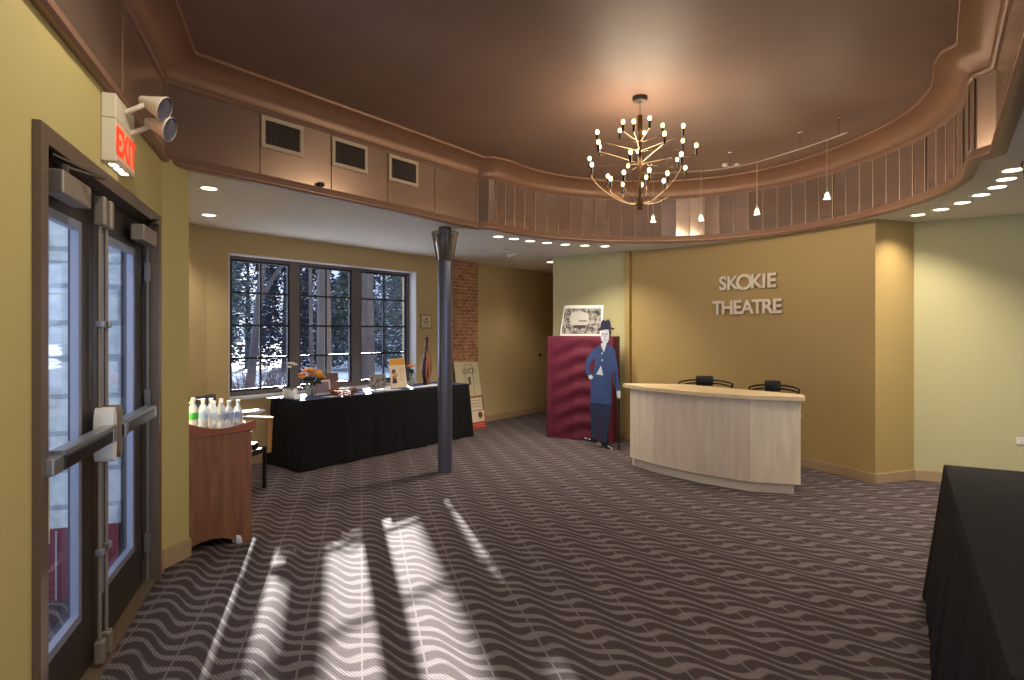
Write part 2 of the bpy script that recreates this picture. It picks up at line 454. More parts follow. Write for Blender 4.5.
for u in (-.02, .9, 2.1, 3.2):
    p = dpt(u, .04); mb.box((p.x, p.y, (HM+.05+BANDTOP)/2), (.005, .005, BANDTOP-HM-.05))
struct(mb.build('trim_3', M_trimb))
# lower moulding, upper moulding, cove, raised ceiling
mb = MB(); ring(mb, [(-.05, LOW), (-.05, HM+.01), (-.035, HM), (.02, HM), (.034, HM+.014), (.034, HM+.026), (.022, HM+.04), (.022, HM+.055), (.014, HM+.066), (.014, HM+.074), (-.01, HM+.082)])
struct(mb.build('trim_4', M_trimb, smooth=True))
mb = MB(); ring(mb, [(-.01, BANDTOP-.02), (.012, BANDTOP-.018), (.022, BANDTOP), (.035, BANDTOP+.006), (.035, BANDTOP+.016), (.02, BANDTOP+.02)])
struct(mb.build('trim_5', M_trimb, smooth=True))
cove = [(.02+.16*(1-math.cos(t*PI/2)), BANDTOP+.012+(UP-.02-BANDTOP-.012)*math.sin(t*PI/2)) for t in [i/8 for i in range(9)]]
mb = MB(); ring(mb, cove+[(.192, UP-.02), (.198, UP-.012), (.198, UP)])
struct(mb.build('trim_6', M_cove, smooth=True))
mb = MB(); mb.b.faces.new([mb.b.verts.new((p.x, p.y, UP)) for p in offset(path, .17)]); struct(mb.build('ceiling', M_brownceil))
# low ceiling with the opening cut out
def loop(b, pts, z):
    v = [b.verts.new((p[0], p[1], z)) for p in pts]; return [b.edges.new((v[i], v[(i+1) % len(v)])) for i in range(len(v))]
mb = MB()
outer = [dpt((3.644+3.0)/.944, -.05), dpt(-.1, -.05), D1+Vector((-.1, 0)), wpt(-.05, -.05), wpt(8.0, -.05), E00+Vector((.1, .1)), Vector((6.95, 12.4)), Vector((6.97, 4)), Vector((6.97, -3))]
es = loop(mb.b, outer, LOW)+loop(mb.b, offset(path, -.02), LOW)
bmesh.ops.triangle_fill(mb.b, use_beauty=True, use_dissolve=False, edges=es)
struct(mb.build('ceiling_low', M_lowceil))

# ================================================================ WINDOW
def winbox(mb, sa, sb, za, zb, d0, d1):
    mb.prism([wpt(sa, d0), wpt(sb, d0), wpt(sb, d1), wpt(sa, d1)], za, zb)
WD = -.17      # frame plane behind the wall face
def wray_d(px, d):
    k = (px-512)/F; A = WA+wn*d
    return (k*A.y-A.x)/(wd.x-k*wd.y)
edges = [wray_d(226, WD), wray_d(290.5, WD), wray_d(296.5, WD), wray_d(352, WD), wray_d(358, WD), wray_d(407, WD)]
wf = MB()
winbox(wf, s0, s1, SILL, SILL+.05, WD-.04, WD+.03); winbox(wf, s0, s1, HEAD-.045, HEAD, WD-.04, WD+.03)
winbox(wf, edges[0]-.06, edges[0]+.035, SILL, HEAD, WD-.04, WD+.03); winbox(wf, edges[5]-.03, s1, SILL, HEAD, WD-.04, WD+.03)
for a, b in ((edges[1], edges[2]), (edges[3], edges[4])): winbox(wf, a-.022, b+.022, SILL, HEAD, WD-.05, WD+.035)
root = struct(wf.build('window_1', M_winframe))
for a, b in ((edges[0]+.035, edges[1]-.022), (edges[2]+.022, edges[3]-.022), (edges[4]+.022, edges[5]-.03)):
    m1 = MB(); z0, z1 = SILL+.05, HEAD-.045
    for (x0, x1, y0, y1) in ((a, a+.025, z0, z1), (b-.025, b, z0, z1), (a, b, z0, z0+.025), (a, b, z1-.025, z1)): winbox(m1, x0, x1, y0, y1, WD-.015, WD+.015)
    winbox(m1, (a+b)/2-.011, (a+b)/2+.011, z0, z1, WD-.012, WD+.012)
    for i in (1, 2, 3): z = z0+(z1-z0)*i/4; winbox(m1, a, b, z-.011, z+.011, WD-.012, WD+.012)
    m1.build('casement', M_muntin, root)
    g = MB(); winbox(g, a, b, z0, z1, WD-.003, WD+.001); g.build('window_pane', M_glass, root)
g = MB(); winbox(g, s0, s1, SILL-.025, SILL+.004, -.17, .03); struct(g.build('trim_7', M_sill))
g = MB(); winbox(g, s1-.012, s1, SILL, HEAD, -.16, .0); winbox(g, s0, s1, HEAD-.012, HEAD, -.16, .0); winbox(g, s0, s0+.012, SILL, HEAD, -.16, 0); struct(g.build('trim_8', M_sill))

# ================================================================ DOORS (local: x towards the camera, y into the room)
drz = math.atan2(dv.y, dv.x)
def dthing(name, kind=None):
    o = bpy.data.objects.new(name, None); S.collection.objects.link(o); o.location = (*DO, 0); o.rotation_euler = (0, 0, drz)
    if kind: o['kind'] = kind
    return o
dr = dthing('door_frame', 'structure'); dr.name = 'trim_9'
mb = MB()
FW = .062
mb.box((FW/2, -.06, OH/2), (FW, .17, OH)); mb.box((OW-FW/2, -.06, OH/2), (FW, .17, OH)); mb.box((OW/2, -.06, OH-FW/2), (OW-2*FW, .17, FW))
mb.box((FW+.012, -.105, (OH-FW)/2), (.024, .05, OH-FW)); mb.box((OW/2, -.105, OH-FW-.012), (OW-2*FW, .05, .024))
mb.build('door_jamb', M_bronze, dr)
mb = MB(); mb.box((OW/2, -.075, .008), (OW-2*FW, .16, .016)); mb.build('threshold', mat('worn_threshold', (150, 132, 108), .4, .6), dr)
# leaves
LZ0, LZ1 = .02, OH-FW-.006
def leaf(idx, x0, x1, hinge_right):
    r = dthing('door_%d' % idx, 'structure')
    m = MB(); yc, t = -.078, .045
    cx = (x0+x1)/2; wdt = x1-x0
    sa_, sb_ = (.20, .12) if hinge_right else (.15, .10)
    m.box((x0+sa_/2, yc, (LZ0+LZ1)/2), (sa_, t, LZ1-LZ0)); m.box((x1-sb_/2, yc, (LZ0+LZ1)/2), (sb_, t, LZ1-LZ0)); gcx = (x0+sa_+x1-sb_)/2; gw = x1-sb_-x0-sa_
    m.box((gcx, yc, (LZ0+.27)/2), (gw, t, .27-LZ0)); m.box((gcx, yc, (LZ1+1.96)/2), (gw, t, LZ1-1.96))
    m.build('door_rail', M_bronzed, r)
    cx = gcx; m = MB(); gx0, gx1, gz0, gz1 = gcx-gw/2, gcx+gw/2, .27, 1.96; b = .036
    for c, s in (((gx0+b/2, yc+.012, (gz0+gz1)/2), (b, .03, gz1-gz0)), ((gx1-b/2, yc+.012, (gz0+gz1)/2), (b, .03, gz1-gz0)),
                 ((cx, yc+.012, gz0+b/2), (gx1-gx0-2*b, .03, b)), ((cx, yc+.012, gz1-b/2), (gx1-gx0-2*b, .03, b))): m.box(c, s)
    m.build('glazing_bead', mat('blue_grey_bead', (140, 146, 168), .4, .3), r)
    m = MB(); m.box((cx, yc, (gz0+gz1)/2), (gx1-gx0, .006, gz1-gz0)); m.build('glass_pane', M_glass, r)
    # push bar
    meet = x0 if not hinge_right else x1       # the meeting stile side
    sg = 1 if meet == x0 else -1
    bz = 1.04
    m = MB(); m.box((meet+sg*.36, .03, bz), (.60, .05, .055), bev=.008); m.build('push_bar', M_black, r)
    m = MB(); m.box((meet+sg*.36, .03, bz+.036), (.62, .052, .016)); m.box((meet+sg*.70, .02, bz), (.10, .055, .06), bev=.006); m.box((meet+sg*.09, .03, bz), (.05, .058, .062), bev=.005)
    m.build('bar_rail', M_alu, r)
    m = MB(); P = []
    for k in range(20):
        a = 2*PI*k/20; P.append((meet+sg*.045+.033*math.cos(a), bz+.125*math.sin(a)*(1 if abs(math.sin(a)) < .9 else .97)))
    m.xz(P, -.03, .045); m.build('latch_housing', M_closer if idx == 1 else M_white, r)
    m = MB(); m.tube([(meet+sg*.045, -.015, bz+.12), (meet+sg*.045, -.015, 1.98)], .009); m.tube([(meet+sg*.045, -.015, .12), (meet+sg*.045, -.015, bz-.12)], .009)
    m.build('vertical_rod', M_closer, r, smooth=True)
    m = MB()
    m.box((meet+sg*.045, -.01, 2.03), (.045, .045, .13), bev=.008); m.box((meet+sg*.045, -.012, .08), (.045, .04, .10), bev=.008)
    m.build('latch_box', M_closer, r)
    m = MB(); m.box((meet+sg*.045, -.012, 1.53), (.04, .035, .03), bev=.005); m.box((meet+sg*.045, -.012, .52), (.04, .035, .03), bev=.005); m.build('rod_guide', M_alu, r)
    # closer box and arm
    hx = x1 if not hinge_right else x0
    hs = -1 if hx == x1 else 1
    m = MB(); m.box((hx+hs*.24, .005, 2.03), (.30, .065, .085), bev=.006); c = m.build('door_closer', M_closer, r)
    m = MB(); m.tube([(hx+hs*.17, .01, 2.07), (hx+hs*.17, .01, 2.105)], .02); m.bar((hx+hs*.17, .01, 2.10), (hx+hs*.36, .09, 2.105), .02, .008)
    m.bar((hx+hs*.36, .09, 2.105), (hx+hs*.10, -.005, 2.125), .02, .008); m.box((hx+hs*.1, .0, 2.135), (.07, .035, .012)); m.build('closer_arm', M_bronzed, c)
    m = MB()
    for z in (.25, 1.1, 1.85): m.box((hx+hs*.0, -.03, z), (.02, .03, .11))
    m.build('hinge', M_alu, r)
    m = MB(); m.box((hx+hs*.006, -.028, 1.05), (.012, .012, 2.05)); m.build('weather_strip', M_alu, r)
    return r
mid = .99
d1_ = leaf(1, FW+.026, mid-.003, True); d2_ = leaf(2, mid+.003, OW-FW-.004, False)
# accessibility sticker on the near leaf glass
st = dthing('window_sticker'); tag(st, 'white access sticker with a dark wheelchair square on the near door glass', 'sticker')
m = MB(); m.box((1.50, -.072, .83), (.15, .003, .27)); m.build('backing', M_white, st)
m = MB(); m.box((1.50, -.0695, .88), (.115, .002, .115)); m.build('dark_square', mat('navy_ink', (20, 22, 40), .5), st)
m = MB(); m.tube([(1.50+.03*math.cos(a)-.004, -.068, .87+.03*math.sin(a)) for a in [i*.35+2.4 for i in range(14)]], .0045, 6)
m.tube([(1.503, -.068, .915), (1.503, -.068, .885), (1.48, -.068, .883), (1.468, -.068, .85)], .005, 6); m.lathe([(0, -.002), (.008, 0), (0, .002)], (1.503, -.068, .927), 10, Matrix.Rotation(PI/2, 3, 'X'))
m.build('wheelchair_symbol', M_white, st)
m = MB()
for k in range(5): m.box((1.50, -.0695, .80-k*.017), (.10-.02*(k % 2), .002, .005))
m.build('small_print', mat('grey_ink', (120, 124, 140), .6), st)

# exit sign with two emergency heads
ex = thing('exit_sign', 'illuminated red EXIT sign box with twin emergency lamp heads above the glass doors', 'exit sign', (*dpt(.92), 2.25), drz)
M_ivory = mat('ivory_housing', (226, 216, 190), .45)
m = MB(); m.box((0, .029, .095), (.31, .056, .19), bev=.003); m.build('sign_box', M_ivory, ex)
m = MB(); m.box((0, .029, .246), (.31, .056, .108), bev=.004); m.build('battery_box', M_ivory, ex)
m = MB(); m.box((0, .0585, .095), (.28, .004, .165)); m.build('sign_face', mat('pink_lens', (240, 196, 166), .4, emit=((235, 120, 80), .12)), ex)
text_mesh('exit_letters', 'EXIT', .17, .0015, mat('red_lit_letters', (235, 60, 30), .4, emit=((255, 70, 30), .6)), ex, (0, .0615, .038), (PI/2, 0, PI), .92, .004)
m = MB()
for k in (-.08, 0, .08): m.box((k, .03, -.0015), (.045, .03, .004))
m.build('downlight_strip', mat('glowing_lens', (255, 240, 220), .3, emit=((255, 235, 210), 3)), ex)
for (lx, ly, lz), aim in (((-.02, .165, .325), Vector((.28, 1, -.42))), ((-.11, .17, .255), Vector((.28, 1, -.34)))):
    q = aim.normalized().to_track_quat('Z', 'Y').to_matrix()
    h = MB(); h.lathe([(0, -.07), (.018, -.062), (.028, -.03), (.05, .03), (.060, .055), (.058, .06)], (lx, ly, lz), 24, q); hh = h.build('lamp_head', M_ivory, ex, True)
    h = MB(); h.lathe([(.056, .056), (.048, .052), (0, .046)], (lx, ly, lz), 24, q); h.build('lens', mat('ribbed_lens', (120, 124, 150), .1, .6), hh)
    h = MB(); h.tube([(lx+.02, .05, lz-.06), (lx+.02, ly-.06, lz-.03), (lx, ly-.03, lz)], .012); h.build('swivel', M_ivory, hh)

# ================================================================ CEILING FITTINGS
WARM = (1.0, .87, .70)
def downlight(p, label, group, power=DOWN_W, big=.055, z=LOW, ang=125):
    t = thing('recessed_downlight', label, 'downlight', (p.x, p.y, z), 0, group)
    m = MB(); m.lathe([(big, -.001), (big+.018, -.006), (big+.02, -.001)], (0, 0, 0), 24); m.build('trim_ring', M_white, t, True)
    m = MB(); m.lathe([(0, -.003), (big, -.003)], (0, 0, 0), 24); m.build('lens', mat('downlight_glow', (255, 244, 220), .5, emit=((255, 238, 205), 5)), t)
    lamp('downlight_lamp', 'SPOT', (0, 0, -.02), power, WARM, t, spot_size=math.radians(ang), spot_blend=.7, shadow_soft_size=.05)
    return t
left_row = [(498.4, 236.5), (514, 238.8), (530, 241), (547, 242.8), (565.3, 244.4), (585, 245.4), (605, 246.2)]
for i, (a, b) in enumerate(left_row):
    downlight(at(a, b, LOW), '%s downlight from the left in the curved row of seven beside the grey column' % ORD[i], 'downlights along the curved soffit on the left')
right_row = [(918, 214.8), (941, 209.3), (962.3, 202.6), (981, 194.8), (997.2, 187), (1006.4, 179), (1012.7, 170)]
for i, (a, b) in enumerate(right_row):
    downlight(at(a, b, LOW), '%s downlight counted from the left in the row above the green wall' % ORD[i], 'downlights along the curved soffit on the right', DOWN_W*.8)
downlight(at(209, 188.3, LOW), 'nearer of two downlights left of the window', 'downlights over the window alcove', DOWN_W)
downlight(at(209, 215, LOW), 'farther of two downlights left of the window', 'downlights over the window alcove', DOWN_W)
downlight(at(550.5, 262, LOW), 'small downlight at the corridor mouth beside the pale wall corner', 'downlights over the window alcove', DOWN_W*.8)
# unseen downlights added outside the frame to lift the ambient light
for i, (x, y) in enumerate(((3.3, 1.6), (3.9, 2.6), (2.9, .2), (5.2, 3.6), (5.4, 1.2))):
    downlight(Vector((x, y)), 'added fill downlight beyond the right edge, %s of five' % ORD[i], 'added fill downlights outside the picture on the right')
for i, (x, y) in enumerate(((-.95, 2.35), (.1, 1.5), (1.25, 2.1), (.9, .2))):  # unseen fill lamps; one follows a bright ceiling spot, the others are added
    downlight(Vector((x, y)), 'unseen fill downlight in the raised ceiling above the top edge, %s of four' % ORD[i], 'fill downlights in the raised ceiling', 55, .055, UP, 160)
# ceiling sensor
p = at(509, 251, LOW)
t = thing('ceiling_sensor', 'small white sensor with an angled head on the low white ceiling', 'sensor', (p.x, p.y, LOW), .6)
m = MB(); m.lathe([(0, -.02), (.05, -.018), (.06, -.001)], (-.05, 0, 0)); m.build('sensor_base', M_white, t, True)
m = MB(); m.box((.06, 0, -.045), (.13, .05, .035), Matrix.Rotation(-.35, 3, 'Y'), .008); m.build('sensor_head', M_white, t)
# little bracket on the lower moulding
p = on_line(UA, UB, 319.5)
t = MB(); t.lathe([(0, 0), (.022, 0), (.03, .01), (.03, .022), (.02, .03), (0, .03)], (p.x+.012, p.y-.008, HM+.080)); tag(t.build('ledge_puck', M_bronzed, smooth=True), 'tiny dark round fitting on the soffit ledge below the second vent', 'fitting')

# vents on the straight band
bang = math.atan2((UB-UA).y, (UB-UA).x)
for i, (x0, x1) in enumerate(((260.8, 302.8), (331.5, 367), (388.3, 417.5))):
    a = on_line(UA, UB, x0); b = on_line(UA, UB, x1); L = (b-a).length; H = .235
    t = thing('air_vent', ['leftmost and largest-looking cream framed air vent on the soffit', 'middle cream framed air vent on the soffit', 'right-hand cream framed air vent on the soffit'][i], 'air vent',
              (a.x, a.y, 2.845), bang, 'air vents on the straight soffit')
    m = MB(); f = .03
    for c, s in (((L/2, -.006, f/2), (L, .012, f)), ((L/2, -.006, H-f/2), (L, .012, f)), ((f/2, -.006, H/2), (f, .012, H-2*f)), ((L-f/2, -.006, H/2), (f, .012, H-2*f))): m.box(c, s)
    m.build('vent_frame', M_creamvent, t)
    m = MB(); m.box((L/2, -.001, H/2), (L-2*f, .002, H-2*f)); m.build('vent_backing', M_dark, t)
    m = MB(); n = 15
    for k in range(n): m.box((f+(L-2*f)*(k+.5)/n, -.006, H/2), (.004, .010, H-2*f), Matrix.Rotation(.5, 3, 'Z'))
    for k in (1, 2, 3): m.box((L/2, -.004, f+(H-2*f)*k/4), (L-2*f, .003, .003))
    m.build('vent_slats', mat('vent_slat_metal', (120, 106, 92), .5, .3), t)

# ================================================================ CHANDELIER
pc = at(640, 97, UP)
ch = thing('chandelier', 'thirty-bulb branching chandelier hanging from the brown ceiling', 'chandelier', (pc.x, pc.y, 2.42))
TOP = UP-2.42
m = MB(); m.lathe([(0, TOP-.035), (.05, TOP-.032), (.057, TOP-.02), (.057, TOP), (0, TOP)]); m.build('ceiling_rose', M_bronzed, ch, True)
m = MB(); m.tube([(0, 0, TOP-.03), (0, 0, TOP-.13)], .006); m.build('hanging_rod', M_chrome, ch, True)
m = MB(); m.lathe([(0, .72), (.019, .72), (.019, .60), (.012, .60), (.012, .09), (.019, .09), (.019, 0), (0, 0)]); m.build('stem', mat('brass_brown_stem', (120, 92, 62), .25, .9), ch, True)
M_arm = mat('gilt_arm', (170, 145, 110), .25, 1)
M_bulb = mat('warm_bulb', (255, 236, 190), .3, emit=((255, 206, 128), 7))
tiers = [(5, .17, .62, .57, 0), (6, .36, .535, .50, .25), (6, .41, .43, .40, .6), (6, .37, .32, .30, .1), (7, .22, .225, .17, .35)]
rnd = random.Random(4)
for n, R, zb, zs, ph in tiers:
    for k in range(n):
        a = 2*PI*k/n+ph*2*PI/n+rnd.uniform(-.12, .12); c, s = math.cos(a), math.sin(a)
        ang_ = lambda r, z: (c*r, s*r, z)
        if R < .3 and zb < .3 or zb < .34:
            pts = [ang_(.012, .05), ang_(R*.35, .02+zb*.12), ang_(R*.75, zb*.45), ang_(R*.98, zb-.09), ang_(R, zb-.04)]
            pts = [Vector(p) for p in pts]; pts = catmull(pts, 4)
        else:
            pts = [Vector(ang_(.01, zs-.05)), Vector(ang_(R*.5, zs-.03)), Vector(ang_(R*.93, zb-.05)), Vector(ang_(R, zb-.04))]
            pts = catmull(pts, 3)
        m = MB(); m.tube(pts, .0024, 6); 
        arm = m.build('arm', M_arm, ch, True)
        m = MB(); m.tube([ang_(R, zb-.055), ang_(R, zb-.05), ang_(R, zb)], [.004, .009, .010], 8); m.build('socket', M_black, arm, True)
        m = MB(); m.lathe([(0, 0), (.008, .002), (.0135, .014), (.014, .023), (.010, .034), (0, .039)], ang_(R, zb), 10); m.build('bulb', M_bulb, arm, True)
lamp('chandelier_light', 'POINT', (0, 0, .42), CHAND_W, (1, .82, .60), ch, shadow_soft_size=.35)

# ================================================================ TRACK AND PENDANTS
RH = 3.12
rail_px = [(640, 173), (670, 172.6), (700, 171), (730, 167.5), (757, 162), (800, 149), (827, 140), (847, 132.5)]
rail = [at(a, b, RH) for a, b in rail_px]
t = thing('track_rail', 'curved silver cable track hanging under the brown ceiling behind the chandelier', 'track', (rail[4].x, rail[4].y, RH))
def rl(p, z=0): return (p.x-rail[4].x, p.y-rail[4].y, z)
m = MB(); m.tube([rl(p) for p in catmull(rail, 4)], .006, 8); m.build('rail', mat('warm_silver_rail', (216, 200, 176), .3, .7), t, True)
for p in (rail[1], rail[3], rail[5], rail[7].lerp(rail[6], .4)):
    m = MB(); m.tube([rl(p), rl(p, UP-RH)], .004, 8); m.lathe([(0, UP-RH-.01), (.02, UP-RH-.01), (.02, UP-RH), (0, UP-RH)], rl(p)); m.build('standoff', M_chrome, t)
pp = rail[3]
m = MB()
for sgn in (-1, 1):
    m.tube([rl(pp), (rl(pp)[0]+sgn*.05, rl(pp)[1]-.02, .02)], .004, 6); m.lathe([(0, 0), (.02, .005), (.026, .03), (0, .03)], (rl(pp)[0]+sgn*.06, rl(pp)[1]-.02, .0), 12)
m.build('twin_spot_head', M_white, t)
def rail_at(px):
    for a, b in zip(rail, rail[1:]):
        xa, xb = 512+F*a.x/a.y, 512+F*b.x/b.y
        if xa <= px <= xb: return on_line(a, b, px)
for i, px in enumerate((653, 701, 757, 827)):
    p = rail_at(px); z = 2.62
    t = thing('pendant_lamp', '%s small glowing glass pendant on the curved track' % ['leftmost', 'second from left', 'third from left', 'rightmost'][i], 'pendant lamp', (p.x, p.y, z), 0, 'pendants on the curved track')
    m = MB(); m.tube([(0, 0, .08), (0, 0, RH-z)], .0035 if i > 1 else .0022, 6); m.build('cord', mat('pale_cord', (200, 176, 150), .4, .3), t)
    m = MB(); m.lathe([(.012, .085), (.014, .06), (.018, .05), (.034, 0), (.030, .0), (.014, .05), (.010, .08)]); m.build('shade', M_vase, t, True)
    m = MB(); m.lathe([(0, .004), (.013, .012), (.014, .03), (.007, .05), (0, .055)]); m.build('bulb', mat('pendant_bulb', (255, 240, 215), .3, emit=((255, 232, 195), 22)), t, True)
    lamp('pendant_light', 'POINT', (0, 0, -.03), PEND_W, (1, .82, .58), t, shadow_soft_size=.03)

# ================================================================ COLUMNS
def column(p, label):
    t = thing('column', label, 'column', (p.x, p.y, 0), 0, 'flared round columns')
    m = MB(); m.lathe([(0, .0), (.078, 0), (.078, 2.25), (.062, 2.26), (.062, 2.55), (.068, 2.55), (.068, LOW), (0, LOW)], n=32); m.build('shaft', M_steel, t, True)
    m = MB()
    for k in range(20):
        a = 2*PI*k/20; c, s = math.cos(a), math.sin(a)
        q = Matrix.Rotation(a, 3, 'Z')
        m.tube([(c*.084, s*.084, 2.245), (c*.14, s*.14, 2.545)], .0035, 6)
    m.tube([(math.cos(a)*.14, math.sin(a)*.14, 2.545) for a in [2*PI*k/32 for k in range(33)]], .005, 6)
    m.tube([(math.cos(a)*.085, math.sin(a)*.085, 2.245) for a in [2*PI*k/32 for k in range(33)]], .006, 6)
    m.build('flared_cage', mat('bronze_cage', (110, 102, 94), .4, .5), t, True)
    m = MB(); m.lathe([(.082, 2.25), (.137, 2.54)], n=32); m.build('cage_mesh', glassmat('smoky_mesh', (.55, .52, .48, 1), 1.5), t, True)
    return t
column(at(445, 472), 'round grey steel column with flared capital in front of the long draped table')
pcol = Vector((3.29, 3.66)); column(pcol, 'round column with flared capital just outside the right edge')

# ================================================================ WALL SIGN LETTERS
pS, dS = arc_px(749); sang = math.atan2(-dS.y, -dS.x)+PI
sang = math.atan2(dS.y, dS.x)
inw = (cc-pS).normalized()
sg = thing('wall_lettering', 'raised pale SKOKIE THEATRE letters on the gold reception wall', 'sign', (pS.x, pS.y, 0), sang)
M_let = mat('brushed_letter_metal', (232, 220, 202), .4, .1)
def px_on_tangent(px):
    k = (px-512)/F; return (k*pS.y-pS.x)/(dS.x-k*dS.y)
dist = pS.y
def hz(py): return HC+(HOR-py)/F*dist
for word, x0, x1, yt, yb in (('SKOKIE', 721, 778.5, 275, 288.5), ('THEATRE', 716, 784.5, 300, 313.5)):
    H = (hz(yt)-hz(yb))/.70
    adv = {'S': .60, 'K': .66, 'O': .92, 'I': .34, 'E': .60, 'T': .60, 'H': .74, 'A': .74, 'R': .66}
    tot = sum(adv[c] for c in word); u0, u1 = px_on_tangent(x0), px_on_tangent(x1); cur_ = 0
    for c in word:
        uc = u0+(u1-u0)*(cur_+adv[c]/2)/tot; cur_ += adv[c]
        big = 1.14 if c == 'O' else 1
        # follow the curved wall
        off = rr-math.sqrt(max(0, rr*rr-uc*uc))
        text_mesh('letter', c, H*big, .012, M_let, sg, (uc, -.035-off*1, hz(yb)-(.01 if c == 'O' else 0)), (PI/2, 0, 0), 1.0 if c != 'O' else 1.05, .0055)

# ================================================================ RECEPTION DESK
D = [Vector(p) for p in ((1.311, 6.667), (1.495, 6.316), (1.823, 5.895), (2.204, 5.570), (2.62, 5.46))]
dc = Vector((2.1, 6.05))
desk = thing('reception_desk', 'pale maple faceted reception desk in front of the gold wall', 'desk', (dc.x, dc.y, 0))
def dl(p): return Vector((p.x-dc.x, p.y-dc.y))
def inset(pts, d):
    out = []
    for i, p in enumerate(pts):
        a = pts[max(i-1, 0)]; b = pts[min(i+1, len(pts)-1)]; t = (b-a).normalized(); n = Vector((-t.y, t.x))
        out.append(p+n*d)
    return out
Din = inset(D, .02)
for i in range(4):
    a, b = D[i], D[i+1]; m = MB(); a2, b2 = Din[i], Din[i+1]; g = (b-a).normalized()*.0012
    m.prism([dl(a+g), dl(b-g), dl(b2-g), dl(a2+g)], .10, .87); m.build('front_panel', M_maple if i in (0, 3) else M_maple2, desk)
# end panels
back = [Vector((1.42, 6.80)), Vector((2.69, 5.70))]
for a, b in ((Din[0], back[0]), (Din[4], back[1])):
    m = MB(); d = (b-a).normalized(); n = Vector((-d.y, d.x))*.01; m.prism([dl(a+n), dl(b+n), dl(b-n), dl(a-n)], .10, .87); m.build('end_panel', M_maple, desk)
K = inset(D, .045); K[0] = K[0].lerp(K[1], .12); K[4] = K[4].lerp(K[3], .10)
K2 = inset(K, .02)
m = MB()
for i in range(4): m.prism([dl(K[i]), dl(K[i+1]), dl(K2[i+1]), dl(K2[i])], 0, .10)

for a, b in ((K[0], back[0]), (K[4], back[1])): m.prism([dl(a), dl(b-Vector((.04, .03))), dl(b-Vector((.06, .03))), dl(a-Vector((.02, -.0)))], 0, .10)
m.build('kickboard', M_kick, desk)
T = inset(D, -.045); T[0] = Vector((1.245, 6.74)); T[4] = Vector((2.64, 5.40))
m = MB(); poly = [dl(p) for p in resample(catmull(T[1:4], 6), .1)]
poly = [dl(T[0])]+poly+[dl(T[4]), dl(Vector((2.73, 5.62))), dl(Vector((2.30, 6.20))), dl(Vector((1.92, 6.72))), dl(Vector((1.30, 6.84)))]
m.prism(poly, .87, .905); m.build('worktop', M_mapletop, desk)
m = MB(); m.prism([dl(Din[i]) for i in range(5)]+[dl(Vector((2.7, 5.6))), dl(Vector((1.9, 6.65)))], .70, .72); m.build('shelf', M_maple2, desk)

# chairs behind the desk: bentwood-like tube arms meeting a padded back
def task_chair(p, rz, label):
    t = thing('reception_chair', label, 'chair', (p.x, p.y, 0), rz, 'chairs behind the reception desk')
    m = MB(); m.lathe([(0, .47), (.20, .47), (.235, .49), (.24, .52), (.20, .545), (0, .55)], n=28); m.build('seat', M_leather, t, True)
    m = MB(); m.lathe([(0, .47), (.03, .47), (.03, .10), (0, .10)]); m.build('gas_post', M_black, t, True)
    for k in range(5):
        a = 2*PI*k/5; c, s = math.cos(a), math.sin(a)
        m = MB(); m.tube([(c*.03, s*.03, .12), (c*.28, s*.28, .07)], [.02, .014]); 
        lg = m.build('leg', M_black, t, True)
        m = MB(); m.lathe([(0, -.015), (.026, -.015), (.026, .015), (0, .015)], (c*.28, s*.28, .028), 14, Matrix.Rotation(a, 3, 'Z') @ Matrix.Rotation(PI/2, 3, 'X')); m.build('caster', M_black, lg, True)
    for dz, r in ((0, .30), (-.035, .285)):
        pts = [(r*math.sin(a), r*math.cos(a)-.02,   .91+dz-.02*abs(math.sin(a))**3) for a in [(-100+200*k/24)*PI/180 for k in range(25)]]
        m = MB(); m.tube(pts, .010, 8); m.build('arm_tube', M_black, t, True)
    for sgn in (-1, 1):
        m = MB(); m.tube([(sgn*.29, -.07, .89), (sgn*.27, -.09, .70), (sgn*.21, -.02, .49)], .011, 8); m.build('arm_support', M_black, t, True)
    m = MB(); m.box((0, .27, .90), (.20, .05, .12), bev=.018); m.build('back_pad', M_leather, t, True)
    m = MB(); m.tube([(0, .27, .87), (0, .27, .6), (0, .16, .48)], .014, 8); m.build('back_post', M_black, t, True)
    return t
def back_at(px, py, h): return at(px, py, h)
for (px, py, lab) in ((704.5, 376.6, 'left black tubular-arm chair behind the reception desk'), (772.5, 381, 'right black tubular-arm chair behind the reception desk')):
    p = at(px, py, .95); b = math.atan2(p.x, p.y)
    rz = -b*.9; q = p-Vector((math.sin(-rz), math.cos(rz)))*.27
    tc_ = task_chair(q, rz, lab)
    if px > 740: tc_.scale = (.82, .85, 1)

